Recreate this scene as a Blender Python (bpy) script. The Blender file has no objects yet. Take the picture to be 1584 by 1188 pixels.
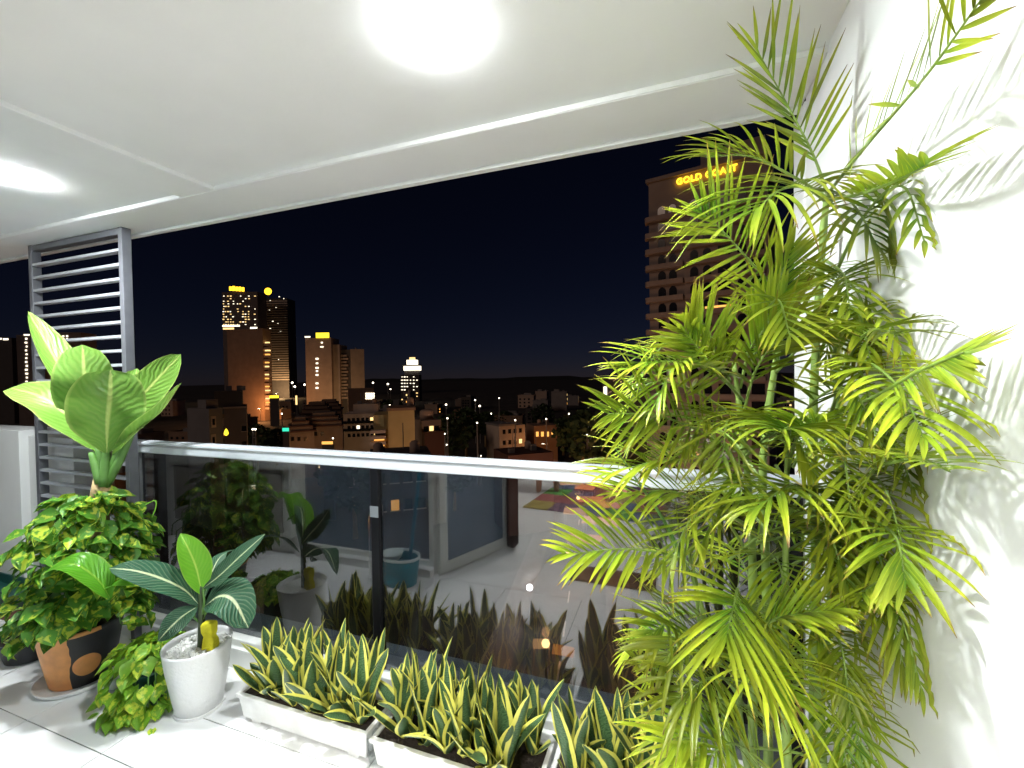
import bpy, bmesh, math, random
from mathutils import Vector, Matrix, Euler
R_ = math.radians
random.seed(7)
scene = bpy.context.scene
COL = scene.collection

# ------------------------------------------------------------------ camera
FPX, CX, CY, EYE = 681.0, 792.0, 594.0, 1.5
yaw, pitch, roll = R_(20.0), R_(1.1), R_(0.9)
FWD = Vector((-math.sin(yaw) * math.cos(pitch), math.cos(yaw) * math.cos(pitch), -math.sin(pitch)))
_r0 = Vector((math.cos(yaw), math.sin(yaw), 0)); _u0 = _r0.cross(FWD)
RGT = _r0 * math.cos(roll) - _u0 * math.sin(roll)
UPV = _r0 * math.sin(roll) + _u0 * math.cos(roll)
CAM = Vector((0, 0, EYE))
cam = bpy.data.cameras.new('camera'); camo = bpy.data.objects.new('camera', cam); COL.objects.link(camo)
cam.sensor_width = 36; cam.lens = 36 * FPX / 1584.0; cam.clip_start = 0.02; cam.clip_end = 8000
camo.matrix_world = Matrix(((RGT.x, UPV.x, -FWD.x, 0), (RGT.y, UPV.y, -FWD.y, 0), (RGT.z, UPV.z, -FWD.z, EYE), (0, 0, 0, 1)))
scene.camera = camo

# ------------------------------------------------------------------ world, sun, exposure
SUN_EL, SUN_AZ = R_(24), R_(208)
w = bpy.data.worlds.new('World'); scene.world = w; w.use_nodes = True
nt = w.node_tree; nt.nodes.clear()
sky = nt.nodes.new('ShaderNodeTexSky'); sky.sky_type = 'NISHITA'; sky.sun_disc = False
sky.sun_elevation = SUN_EL; sky.sun_rotation = SUN_AZ; sky.air_density = 0.6; sky.dust_density = 0.0; sky.ozone_density = 6.0
tint = nt.nodes.new('ShaderNodeMix'); tint.data_type = 'RGBA'; tint.blend_type = 'MULTIPLY'
tint.inputs[0].default_value = 1.0; tint.inputs[7].default_value = (0.75, 0.48, 0.58, 1)
bg = nt.nodes.new('ShaderNodeBackground'); bg.inputs[1].default_value = 0.0016
out = nt.nodes.new('ShaderNodeOutputWorld')
nt.links.new(sky.outputs[0], tint.inputs[6]); nt.links.new(tint.outputs[2], bg.inputs[0]); nt.links.new(bg.outputs[0], out.inputs[0])
sl = bpy.data.lights.new('night_glow', 'SUN'); sl.energy = 0.11; sl.angle = R_(12); sl.color = (1.0, 0.72, 0.56)
slo = bpy.data.objects.new('night_glow', sl); COL.objects.link(slo)
slo.rotation_euler = (R_(90) - SUN_EL, 0, R_(-28))
scene.view_settings.view_transform = 'Standard'; scene.view_settings.look = 'None'
scene.view_settings.exposure = 1.0; scene.view_settings.gamma = 1.0; scene.view_settings.use_curve_mapping = False
scene.render.engine = 'CYCLES'
scene.cycles.use_denoising = True
scene.cycles.max_bounces = 9; scene.cycles.transparent_max_bounces = 24
scene.cycles.sample_clamp_indirect = 6.0

# ------------------------------------------------------------------ helpers
def ray(x, y): return FWD + RGT * ((x - CX) / FPX) - UPV * ((y - CY) / FPX)
def at(x, y, t): return CAM + ray(x, y) * t
def onZ(x, y, Z):
    d = ray(x, y); return CAM + d * ((Z - EYE) / d.z)
def onY(x, y, Y):
    d = ray(x, y); return CAM + d * (Y / d.y)
def depth(P): return (Vector(P) - CAM).dot(FWD)

def tag(o, label=None, cat=None, group=None, kind=None):
    if label: o['label'] = label
    if cat: o['category'] = cat
    if group: o['group'] = group
    if kind: o['kind'] = kind
    return o
def empty(name, loc=(0, 0, 0), rz=0.0, **k):
    o = bpy.data.objects.new(name, None); COL.objects.link(o)
    o.empty_display_size = 0.1; o.location = loc; o.rotation_euler = (0, 0, rz)
    return tag(o, **k)
def link(name, me, m=None, parent=None, loc=None, rot=None, scale=None, **k):
    o = bpy.data.objects.new(name, me); COL.objects.link(o)
    if m is not None and len(me.materials) == 0: me.materials.append(m)
    if parent: o.parent = parent
    if loc is not None: o.location = loc
    if rot is not None: o.rotation_euler = rot
    if scale is not None: o.scale = scale
    return tag(o, **k)

class MB:
    def __init__(s): s.v = []; s.f = []; s.uv = []; s.mi = []
    def face(s, idx, uv=None, mi=0): s.f.append(idx); s.uv.append(uv); s.mi.append(mi)
    def box(s, a, b, mi=0, M=None):
        x0, y0, z0 = a; x1, y1, z1 = b; n = len(s.v)
        p = [(x0,y0,z0),(x1,y0,z0),(x1,y1,z0),(x0,y1,z0),(x0,y0,z1),(x1,y0,z1),(x1,y1,z1),(x0,y1,z1)]
        s.v += [tuple(M @ Vector(q)) for q in p] if M else p
        for q in ((0,3,2,1),(4,5,6,7),(0,1,5,4),(1,2,6,5),(2,3,7,6),(3,0,4,7)): s.face([n+i for i in q], None, mi)
        return s
    def taper(s, a, b, k, mi=0):      # box whose bottom is shrunk by k on each side
        n = len(s.v); s.box(a, b, mi)
        for i in range(4):
            x, y, z = s.v[n+i]
            s.v[n+i] = (x + (k if i in (0,3) else -k), y + (k if i in (0,1) else -k), z)
        return s
    def rings(s, rings, caps=True, mi=0, closed=True):
        n = len(s.v); m = len(rings[0])
        for r in rings: s.v += [tuple(q) for q in r]
        for i in range(len(rings)-1):
            for j in range(m if closed else m-1):
                a = n+i*m+j; b = n+i*m+(j+1) % m
                s.face([a, b, b+m, a+m], None, mi)
        if caps:
            s.face([n+j for j in range(m)][::-1], None, mi); s.face([n+(len(rings)-1)*m+j for j in range(m)], None, mi)
        return s
    def lathe(s, prof, c=(0,0,0), seg=32, mi=0, caps=True):
        return s.rings([[(c[0]+r*math.cos(2*math.pi*j/seg), c[1]+r*math.sin(2*math.pi*j/seg), c[2]+z) for j in range(seg)] for r, z in prof], caps, mi)
    def tube(s, pts, rad, seg=8, mi=0):
        pts = [Vector(p) for p in pts]; rr = rad if isinstance(rad, (list, tuple)) else [rad]*len(pts)
        ref = Vector((0.31, 0.2, 0.93)); out = []
        for i, p in enumerate(pts):
            t = (pts[min(i+1, len(pts)-1)] - pts[max(i-1, 0)]).normalized()
            a = t.cross(ref)
            if a.length < 1e-3: a = t.cross(Vector((1, 0, 0)))
            a.normalize(); b = t.cross(a)
            out.append([p + (a*math.cos(2*math.pi*j/seg) + b*math.sin(2*math.pi*j/seg))*rr[i] for j in range(seg)])
        return s.rings(out, True, mi)
    def strip(s, spine, hw, side, nrm, cup=0.0, na=4, ruffle=0.0, mi=0, ph=0.0):
        """leaf blade: spine points, half widths, side and normal vectors per point; uv: u across, v along"""
        n = len(s.v); L = len(spine)
        for i in range(L):
            v = i/(L-1)
            for j in range(na+1):
                u = j/na*2-1
                z = cup*hw[i]*(u*u) + ruffle*hw[i]*abs(u)*math.sin(v*17+ph+u*2)
                s.v.append(tuple(spine[i] + side[i]*(u*hw[i]) + nrm[i]*z))
        for i in range(L-1):
            for j in range(na):
                a = n+i*(na+1)+j
                u0, u1, v0, v1 = j/na, (j+1)/na, i/(L-1), (i+1)/(L-1)
                s.face([a, a+1, a+na+2, a+na+1], [(u0,v0),(u1,v0),(u1,v1),(u0,v1)], mi)
        return s
    def mesh(s, name, smooth=False, mats=None):
        me = bpy.data.meshes.new(name); me.from_pydata(s.v, [], s.f)
        if any(u is not None for u in s.uv):
            ul = me.uv_layers.new(name='UVMap'); k = 0
            for u, f in zip(s.uv, s.f):
                for c in range(len(f)):
                    ul.data[k].uv = u[c] if u else (0.5, 0.5); k += 1
        if mats:
            for m in mats: me.materials.append(m)
        for p, mi in zip(me.polygons, s.mi):
            p.use_smooth = smooth; p.material_index = mi
        me.update(); return me
    def build(s, name, m=None, parent=None, smooth=False, bevel=0.0, mats=None, **k):
        me = s.mesh(name, smooth, mats)
        o = link(name, me, m if not mats else None, parent, **k)
        if bevel: add_bevel(o, bevel)
        return o
def add_bevel(o, wd, seg=2):
    b = o.modifiers.new('bevel', 'BEVEL'); b.width = wd; b.segments = seg; b.limit_method = 'ANGLE'; b.angle_limit = R_(40)
def curve_pts(ctrl, n):
    """Catmull-Rom through control points"""
    P = [Vector(c) for c in ctrl]; P = [P[0]*2-P[1]] + P + [P[-1]*2-P[-2]]; segs = len(P)-3; o = []
    for i in range(n):
        u = i/(n-1)*segs; k = min(int(u), segs-1); t = u-k; a, b, c, d = P[k:k+4]
        o.append(0.5*((2*b)+(c-a)*t+(2*a-5*b+4*c-d)*t*t+(3*b-a-3*c+d)*t**3))
    return o

# ------------------------------------------------------------------ materials
def nodes(name):
    m = bpy.data.materials.new(name); m.use_nodes = True; t = m.node_tree
    return m, t, t.nodes['Principled BSDF'], t.nodes.new, t.links.new
def mat(name, col, rough=0.5, metal=0.0, var=0.0, vscale=6.0, bump=0.0, bscale=60.0, spec=0.5, rnd=0.0, coat=0.0):
    m, t, p, N, Lk = nodes(name)
    p.inputs['Base Color'].default_value = (*col, 1); p.inputs['Roughness'].default_value = rough
    p.inputs['Metallic'].default_value = metal; p.inputs['Specular IOR Level'].default_value = spec
    p.inputs['Coat Weight'].default_value = coat
    src = None
    if var or bump: tc = N('ShaderNodeTexCoord')
    if var:
        nz = N('ShaderNodeTexNoise'); nz.inputs['Scale'].default_value = vscale; nz.inputs['Detail'].default_value = 5
        Lk(tc.outputs['Object'], nz.inputs['Vector'])
        hs = N('ShaderNodeHueSaturation'); hs.inputs['Color'].default_value = (*col, 1)
        mr = N('ShaderNodeMapRange'); mr.inputs[1].default_value = 0.3; mr.inputs[2].default_value = 0.7
        mr.inputs[3].default_value = 1-var; mr.inputs[4].default_value = 1+var
        Lk(nz.outputs[0], mr.inputs[0]); Lk(mr.outputs[0], hs.inputs['Value']); src = hs
        Lk(hs.outputs[0], p.inputs['Base Color'])
    if rnd:
        oi = N('ShaderNodeObjectInfo'); h2 = N('ShaderNodeHueSaturation'); h2.inputs['Color'].default_value = (*col, 1)
        m2 = N('ShaderNodeMapRange'); m2.inputs[3].default_value = 1-rnd; m2.inputs[4].default_value = 1+rnd
        Lk(oi.outputs['Random'], m2.inputs[0]); Lk(m2.outputs[0], h2.inputs['Value'])
        if src: Lk(src.outputs[0], h2.inputs['Color'])
        Lk(h2.outputs[0], p.inputs['Base Color'])
    if bump:
        nb = N('ShaderNodeTexNoise'); nb.inputs['Scale'].default_value = bscale; nb.inputs['Detail'].default_value = 4
        b = N('ShaderNodeBump'); b.inputs['Strength'].default_value = bump; b.inputs['Distance'].default_value = 0.01
        Lk(tc.outputs['Object'], nb.inputs['Vector']); Lk(nb.outputs[0], b.inputs['Height']); Lk(b.outputs[0], p.inputs['Normal'])
    return m
def emit(name, col, strength, sample=False):
    m = bpy.data.materials.new(name); m.use_nodes = True; t = m.node_tree; t.nodes.clear()
    e = t.nodes.new('ShaderNodeEmission'); e.inputs[0].default_value = (*col, 1); e.inputs[1].default_value = strength
    o = t.nodes.new('ShaderNodeOutputMaterial'); t.links.new(e.outputs[0], o.inputs[0])
    if not sample: m.cycles.emission_sampling = 'NONE'
    return m
def ramp(N, stops):
    r = N('ShaderNodeValToRGB'); e = r.color_ramp.elements
    while len(e) > 1: e.remove(e[-1])
    e[0].position = stops[0][0]; e[0].color = (*stops[0][1], 1)
    for q, c in stops[1:]:
        x = e.new(q); x.color = (*c, 1)
    return r
def math_(N, Lk, op, a, b=None):
    n = N('ShaderNodeMath'); n.operation = op
    for i, q in enumerate((a, b)):
        if q is None: continue
        if isinstance(q, (int, float)): n.inputs[i].default_value = q
        else: Lk(q, n.inputs[i])
    return n.outputs[0]
def leaf_mat(name, kind, base, second, rough=0.4, transl=0.25, rnd=0.15):
    """leaf materials driven by the blade's own UVs (u across, v along)"""
    m, t, p, N, Lk = nodes(name)
    p.inputs['Roughness'].default_value = rough; p.inputs['Specular IOR Level'].default_value = 0.35
    uv = N('ShaderNodeTexCoord'); sx = N('ShaderNodeSeparateXYZ'); Lk(uv.outputs['UV'], sx.inputs[0])
    U, V = sx.outputs[0], sx.outputs[1]
    au = math_(N, Lk, 'ABSOLUTE', math_(N, Lk, 'MULTIPLY_ADD', U, 2.0)); au.node.inputs[0].links[0].from_node.inputs[2].default_value = -1.0
    nz = N('ShaderNodeTexNoise'); nz.inputs['Scale'].default_value = 14; nz.inputs['Detail'].default_value = 3
    Lk(uv.outputs['Object'], nz.inputs['Vector'])
    mix = N('ShaderNodeMix'); mix.data_type = 'RGBA'; mix.inputs[6].default_value = (*base, 1); mix.inputs[7].default_value = (*second, 1)
    if kind == 'edge':      # snake plant: yellow margins, dark cross bands in the middle
        e = math_(N, Lk, 'ADD', au, math_(N, Lk, 'MULTIPLY', nz.outputs[0], 0.35))
        mr = N('ShaderNodeMapRange'); mr.inputs[1].default_value = 0.77; mr.inputs[2].default_value = 0.84; Lk(e, mr.inputs[0])
        wv = N('ShaderNodeTexNoise'); wv.inputs['Scale'].default_value = 5; wv.inputs['Detail'].default_value = 3
        mp = N('ShaderNodeMapping'); mp.inputs['Scale'].default_value = (1.2, 14, 1); Lk(uv.outputs['UV'], mp.inputs[0]); Lk(mp.outputs[0], wv.inputs['Vector'])
        cr = ramp(N, [(0.35, base), (0.62, (base[0]*3.2+0.02, base[1]*2.3+0.02, base[2]*2.5+0.012))]); Lk(wv.outputs[0], cr.inputs[0])
        Lk(cr.outputs[0], mix.inputs[6]); Lk(mr.outputs[0], mix.inputs[0])
    elif kind == 'vein':    # pale midrib and thin pale side veins
        mid = N('ShaderNodeMapRange'); mid.inputs[1].default_value = 0.10; mid.inputs[2].default_value = 0.045; Lk(au, mid.inputs[0])
        ang = math_(N, Lk, 'SUBTRACT', math_(N, Lk, 'MULTIPLY', V, 95.0), math_(N, Lk, 'MULTIPLY', au, 26.0))
        ang = math_(N, Lk, 'ADD', ang, math_(N, Lk, 'MULTIPLY', nz.outputs[0], 9.0))
        sv = math_(N, Lk, 'SINE', ang)
        vr = N('ShaderNodeMapRange'); vr.inputs[1].default_value = 0.35; vr.inputs[2].default_value = 1.0; vr.inputs[3].default_value = 0.0; vr.inputs[4].default_value = 0.15; Lk(sv, vr.inputs[0])
        fac = math_(N, Lk, 'MAXIMUM', mid.outputs[0], vr.outputs[0]); Lk(fac, mix.inputs[0])
        bp = N('ShaderNodeBump'); bp.inputs['Strength'].default_value = 0.5; bp.inputs['Distance'].default_value = 0.004
        Lk(sv, bp.inputs['Height']); Lk(bp.outputs[0], p.inputs['Normal'])
    elif kind == 'rib':     # big bright leaf: light midrib, faint ribs
        mid = N('ShaderNodeMapRange'); mid.inputs[1].default_value = 0.09; mid.inputs[2].default_value = 0.03; Lk(au, mid.inputs[0])
        ang = math_(N, Lk, 'SUBTRACT', math_(N, Lk, 'MULTIPLY', V, 75.0), math_(N, Lk, 'MULTIPLY', au, 24.0))
        ang = math_(N, Lk, 'ADD', ang, math_(N, Lk, 'MULTIPLY', nz.outputs[0], 14.0))
        sv = math_(N, Lk, 'SINE', ang)
        vr = N('ShaderNodeMapRange'); vr.inputs[1].default_value = -0.6; vr.inputs[2].default_value = 1.0; vr.inputs[4].default_value = 0.10; Lk(sv, vr.inputs[0])
        eg = N('ShaderNodeMapRange'); eg.inputs[1].default_value = 0.9; eg.inputs[2].default_value = 1.0; eg.inputs[4].default_value = 0.7; Lk(au, eg.inputs[0])
        fac = math_(N, Lk, 'MAXIMUM', math_(N, Lk, 'MAXIMUM', mid.outputs[0], vr.outputs[0]), eg.outputs[0]); Lk(fac, mix.inputs[0])
        bp = N('ShaderNodeBump'); bp.inputs['Strength'].default_value = 0.25; bp.inputs['Distance'].default_value = 0.004
        Lk(sv, bp.inputs['Height']); Lk(bp.outputs[0], p.inputs['Normal'])
    elif kind == 'patch':   # pothos: yellow marbling
        n2 = N('ShaderNodeTexNoise'); n2.inputs['Scale'].default_value = 3.2; n2.inputs['Detail'].default_value = 3
        oi = N('ShaderNodeObjectInfo'); ad = N('ShaderNodeVectorMath'); ad.operation = 'ADD'; cb = N('ShaderNodeCombineXYZ')
        sc = math_(N, Lk, 'MULTIPLY', oi.outputs['Random'], 50.0); Lk(sc, cb.inputs[0]); Lk(sc, cb.inputs[2])
        Lk(uv.outputs['UV'], ad.inputs[0]); Lk(cb.outputs[0], ad.inputs[1]); Lk(ad.outputs[0], n2.inputs['Vector'])
        mr = N('ShaderNodeMapRange'); mr.inputs[1].default_value = 0.52; mr.inputs[2].default_value = 0.60
        Lk(math_(N, Lk, 'ADD', n2.outputs[0], math_(N, Lk, 'MULTIPLY_ADD', oi.outputs['Random'], 0.16)), mr.inputs[0]); Lk(mr.outputs[0], mix.inputs[0])
        mr.inputs[0].links[0].from_node.inputs[1].links[0].from_node.inputs[2].default_value = -0.08
    elif kind == 'palm':    # colour drifts from green to yellow along and between leaflets
        f = math_(N, Lk, 'ADD', math_(N, Lk, 'MULTIPLY', V, 0.45), math_(N, Lk, 'MULTIPLY_ADD', nz.outputs[0], 0.9)); nz.inputs['Scale'].default_value = 9
        f.node.inputs[1].links[0].from_node.inputs[2].default_value = -0.32
        mid = N('ShaderNodeMapRange'); mid.inputs[1].default_value = 0.16; mid.inputs[2].default_value = 0.05; mid.inputs[4].default_value = 0.5; Lk(au, mid.inputs[0])
        fc = math_(N, Lk, 'MAXIMUM', f, mid.outputs[0]); fc.node.use_clamp = True; Lk(fc, mix.inputs[0])
        tipm = N('ShaderNodeMapRange'); tipm.inputs[1].default_value = 1.02; tipm.inputs[2].default_value = 1.16; Lk(math_(N, Lk, 'ADD', V, math_(N, Lk, 'MULTIPLY', nz.outputs[0], 0.32)), tipm.inputs[0])
        mx3 = N('ShaderNodeMix'); mx3.data_type = 'RGBA'; mx3.inputs[7].default_value = (0.20, 0.10, 0.035, 1); Lk(tipm.outputs[0], mx3.inputs[0]); Lk(mix.outputs[2], mx3.inputs[6]); mix = mx3
    res = mix.outputs[2]
    if rnd:
        oi2 = N('ShaderNodeObjectInfo'); hs = N('ShaderNodeHueSaturation'); m2 = N('ShaderNodeMapRange')
        m2.inputs[3].default_value = 1-rnd; m2.inputs[4].default_value = 1+rnd
        Lk(oi2.outputs['Random'], m2.inputs[0]); Lk(m2.outputs[0], hs.inputs['Value']); Lk(res, hs.inputs['Color']); res = hs.outputs[0]
    Lk(res, p.inputs['Base Color'])
    if transl:
        tr = N('ShaderNodeBsdfTranslucent'); Lk(res, tr.inputs[0]); mx = N('ShaderNodeMixShader'); mx.inputs[0].default_value = transl
        Lk(p.outputs[0], mx.inputs[1]); Lk(tr.outputs[0], mx.inputs[2]); Lk(mx.outputs[0], t.nodes['Material Output'].inputs[0])
    return m
def glass_mat(name, trans, ior, tintgloss=(1, 1, 1)):
    m = bpy.data.materials.new(name); m.use_nodes = True; t = m.node_tree; t.nodes.clear()
    N, Lk = t.nodes.new, t.links.new
    tr = N('ShaderNodeBsdfTransparent'); tr.inputs[0].default_value = (*trans, 1)
    gl = N('ShaderNodeBsdfGlossy'); gl.inputs['Roughness'].default_value = 0.0; gl.inputs['Color'].default_value = (*tintgloss, 1)
    lw = N('ShaderNodeLayerWeight'); lw.inputs[0].default_value = 0.5
    f0 = ((ior-1)/(ior+1))**2
    p5 = math_(N, Lk, 'POWER', lw.outputs['Facing'], 5.0); fr = math_(N, Lk, 'MULTIPLY_ADD', p5, 1-f0); fr.node.inputs[2].default_value = f0
    tc = N('ShaderNodeTexCoord'); nz = N('ShaderNodeTexNoise'); nz.inputs['Scale'].default_value = 1.6; nz.inputs['Detail'].default_value = 1
    bp = N('ShaderNodeBump'); bp.inputs['Strength'].default_value = 0.03; bp.inputs['Distance'].default_value = 0.02
    Lk(tc.outputs['Object'], nz.inputs['Vector']); Lk(nz.outputs[0], bp.inputs['Height']); Lk(bp.outputs[0], gl.inputs['Normal'])
    mx = N('ShaderNodeMixShader'); o = N('ShaderNodeOutputMaterial')
    Lk(fr, mx.inputs[0]); Lk(tr.outputs[0], mx.inputs[1]); Lk(gl.outputs[0], mx.inputs[2])
    df = N('ShaderNodeBsdfDiffuse'); df.inputs[0].default_value = (0.6, 0.6, 0.58, 1); n3 = N('ShaderNodeTexNoise'); n3.inputs['Scale'].default_value = 3.5; n3.inputs['Detail'].default_value = 8
    mpp = N('ShaderNodeMapping'); mpp.inputs['Scale'].default_value = (2.5, 1, 0.6); Lk(tc.outputs['Object'], mpp.inputs[0]); Lk(mpp.outputs[0], n3.inputs['Vector'])
    dm = N('ShaderNodeMapRange'); dm.inputs[1].default_value = 0.45; dm.inputs[2].default_value = 0.8; dm.inputs[4].default_value = 0.012; Lk(n3.outputs[0], dm.inputs[0])
    m2 = N('ShaderNodeMixShader'); Lk(dm.outputs[0], m2.inputs[0]); Lk(mx.outputs[0], m2.inputs[1]); Lk(df.outputs[0], m2.inputs[2]); Lk(m2.outputs[0], o.inputs[0])
    return m

M = {}
M['ceiling'] = mat('ceiling_paint', (0.86, 0.865, 0.86), 0.85, var=0.03, vscale=2.5, bump=0.08, bscale=25)
M['plaster'] = mat('wall_paint', (0.72, 0.73, 0.715), 0.8, var=0.03, vscale=3, bump=0.05, bscale=18)
M['trim'] = mat('plaster_edge', (0.80, 0.81, 0.79), 0.7, var=0.04, vscale=18, bump=0.25, bscale=40)
M['tile'] = mat('floor_tile', (0.86, 0.865, 0.855), 0.12, var=0.025, vscale=3, rnd=0.015)
M['grout'] = mat('grout', (0.30, 0.29, 0.27), 0.9, var=0.2, vscale=10)
M['curb'] = mat('curb_stone', (0.78, 0.79, 0.76), 0.4, var=0.05, vscale=8, bump=0.05)
M['rail'] = mat('brushed_aluminium', (0.62, 0.66, 0.70), 0.38, 0.2, var=0.03, vscale=30)
M['post'] = mat('post_dark', (0.004, 0.004, 0.005), 0.35, 0.0, spec=0.2)
M['steel'] = mat('steel', (0.55, 0.56, 0.57), 0.3, 0.9)
M['louvre'] = mat('louvre_grey', (0.13, 0.135, 0.15), 0.45, 0.15, var=0.08, vscale=20)
M['glass'] = glass_mat('balustrade_glass', (0.52, 0.55, 0.58), 1.95)
M['lamp'] = emit('lamp_diffuser', (0.93, 0.975, 1.0), 440, True)
M['roomlamp'] = emit('room_lamp', (1.0, 0.97, 0.92), 150, True)
M['white_plastic'] = mat('white_plastic', (0.78, 0.78, 0.76), 0.4, var=0.09, vscale=14, bump=0.03, bscale=30)
M['white_ceramic'] = mat('white_ceramic', (0.82, 0.82, 0.81), 0.3, bump=0.35, bscale=45)
M['soil'] = mat('soil', (0.035, 0.025, 0.018), 0.95, var=0.4, vscale=40, bump=0.8, bscale=70)
M['soil_red'] = mat('dry_soil', (0.16, 0.075, 0.05), 0.95, var=0.35, vscale=30, bump=0.8, bscale=60)
M['terracotta'] = mat('terracotta', (0.72, 0.30, 0.09), 0.6, var=0.10, vscale=12, bump=0.1)
M['black_paint'] = mat('black_paint', (0.018, 0.018, 0.02), 0.45, var=0.2, vscale=10)
M['black_plastic'] = mat('black_plastic', (0.03, 0.032, 0.036), 0.5, var=0.2, vscale=8)
M['green_plastic'] = mat('green_plastic', (0.012, 0.075, 0.065), 0.4, var=0.08, vscale=8)
M['teal'] = mat('teal_plastic', (0.01, 0.24, 0.32), 0.35)
M['pale_plastic'] = mat('pale_plastic', (0.62, 0.72, 0.72), 0.35)
M['yellow'] = mat('yellow_sponge', (0.75, 0.68, 0.02), 0.8, var=0.12, vscale=40, bump=0.6, bscale=120)
M['pebble'] = mat('pebble', (0.78, 0.78, 0.74), 0.7, rnd=0.05)
M['stem'] = mat('green_stem', (0.09, 0.20, 0.04), 0.5, var=0.25, vscale=14)
M['palm_stem'] = mat('palm_stem', (0.20, 0.30, 0.06), 0.45, var=0.35, vscale=9)
M['dark_stem'] = mat('dark_stem', (0.035, 0.06, 0.02), 0.5, var=0.3, vscale=14)
M['bark'] = mat('bark', (0.42, 0.30, 0.15), 0.85, var=0.3, vscale=30, bump=0.6)
M['snake'] = leaf_mat('snake_leaf', 'edge', (0.020, 0.06, 0.022), (0.70, 0.67, 0.13), 0.4, 0.0, 0.15)
M['dief'] = leaf_mat('dieffenbachia_leaf', 'vein', (0.030, 0.105, 0.055), (0.62, 0.68, 0.42), 0.35, 0.12, 0.1)
M['new_leaf'] = leaf_mat('new_leaf', 'rib', (0.17, 0.46, 0.03), (0.42, 0.62, 0.10), 0.35, 0.3, 0.05)
M['big_leaf'] = leaf_mat('broad_leaf', 'rib', (0.15, 0.31, 0.045), (0.46, 0.56, 0.16), 0.36, 0.25, 0.25)
M['pothos'] = leaf_mat('pothos_leaf', 'patch', (0.085, 0.25, 0.025), (0.46, 0.54, 0.05), 0.35, 0.2, 0.35)
M['pothos_light'] = leaf_mat('pothos_light_leaf', 'patch', (0.20, 0.42, 0.03), (0.54, 0.62, 0.06), 0.38, 0.28, 0.25)
M['plain_leaf'] = leaf_mat('plain_leaf', 'rib', (0.11, 0.36, 0.02), (0.25, 0.48, 0.05), 0.35, 0.3, 0.1)
M['palm'] = leaf_mat('palm_leaflet', 'palm', (0.065, 0.19, 0.012), (0.58, 0.58, 0.035), 0.36, 0.22, 0.5)

# ================================================================== STRUCTURE of the balcony
GL = 1.69            # plane of the balustrade glass
WX = 0.408           # right wall
SOF, CEIL = 2.37, 2.39
XL, YB = -6.2, 0.50  # far left end, facade line

fl = MB().box((XL, YB, -0.2), (WX+0.2, 1.86, -0.006)).build('floor', M['grout'], kind='structure')
cols = [-2.178 + k*0.533 for k in range(-8, 7)]
rows = [YB, 0.802, 1.068, 1.334, 1.627]
g = 0.0022
for i in range(len(cols)-1):
    x0, x1 = max(cols[i], XL), min(cols[i+1], WX)
    if x1-x0 < 0.02: continue
    for j in range(len(rows)-1):
        if j == 0 : pass
        MB().box((x0+g, rows[j]+g, -0.006), (x1-g, rows[j+1]-g, random.uniform(-0.0003, 0.0003))).build('floor_tile', M['tile'], fl)
MB().box((XL, 1.625, -0.004), (WX, 1.86, 0.105)).build('curb', M['curb'], bevel=0.004, kind='structure')
cp = MB().box((XL, 1.642, 0.1052), (WX, 1.875, 0.143)).build('curb_cap', M['curb'], bevel=0.005, kind='structure')

# right wall with a white end pilaster
MB().box((WX, YB-0.25, -0.2), (WX+0.22, 1.66, 2.7)).build('side_wall', M['plaster'], kind='structure')
MB().box((WX-0.004, 1.665, -0.2), (WX+0.22, 1.80, 2.366)).build('wall_end', M['trim'], bevel=0.006, kind='structure')
# ceiling with dropped border beam, cross beam and drip edge
ce = MB().box((XL, YB, CEIL), (WX, 1.47, CEIL+0.15)).build('ceiling', M['ceiling'], kind='structure')
MB().box((XL, 1.452, SOF), (WX, 1.70, CEIL+0.2)).build('border_beam', M['ceiling'], bevel=0.003, kind='structure')
MB().box((XL, 1.448, SOF+0.002), (-2.19, 1.4515, CEIL-0.001)).build('beam_edge', M['trim'], kind='structure')
MB().box((-1.97, 1.448, SOF+0.002), (WX, 1.4515, CEIL-0.001)).build('beam_edge', M['trim'], kind='structure')
MB().box((-2.19, YB, SOF+0.001), (-1.97, 1.4519, CEIL+0.1)).build('cross_beam', M['ceiling'], bevel=0.003, kind='structure')
MB().box((XL, 1.7005, SOF-0.012), (WX, 1.735, CEIL+0.2)).build('drip_edge', M['trim'], bevel=0.004, kind='structure')

# facade behind / beside the camera (seen mirrored in the glass)
M['cabinet'] = mat('cabinet_grey', (0.26, 0.25, 0.23), 0.5, var=0.1, vscale=5)
M['window_tint'] = mat('tinted_window', (0.15, 0.20, 0.27), 0.08, var=0.15, vscale=2)
M['frame'] = mat('white_frame', (0.72, 0.73, 0.70), 0.4)
M['doorglass'] = glass_mat('door_glass', (0.55, 0.61, 0.78), 1.9)
M['curtain'] = mat('dark_curtain', (0.05, 0.04, 0.04), 0.9)
fw = MB()
fw.box((XL, 0.32, -0.2), (-3.0, YB, 2.7)); fw.box((-3.0, 0.32, 2.2), (-1.7, YB, 2.7)); fw.box((-1.7, 0.32, 2.28), (WX+0.2, YB-0.002, 2.7))
fw.box((-3.0, 0.32, -0.2), (-1.7, YB+0.04, 0.06))
fw.build('facade_wall', M['plaster'], kind='structure')
wn = empty('balcony_window', (-2.35, 0.42, 0), label='tinted fixed window wall beside the balcony door, mirrored in the glass', cat='window')
MB().box((-0.61, 0.0, 0.1), (0.61, 0.03, 2.16)).build('pane', M['window_tint'], wn)
for a, b in (((-0.65, -0.02, 0.06), (-0.61, 0.06, 2.2)), ((0.61, -0.02, 0.06), (0.65, 0.06, 2.2)), ((-0.61, -0.02, 0.06), (0.61, 0.06, 0.1)), ((-0.61, -0.02, 2.16), (0.61, 0.06, 2.2))):
    MB().box(a, b).build('frame', M['frame'], wn)
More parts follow.
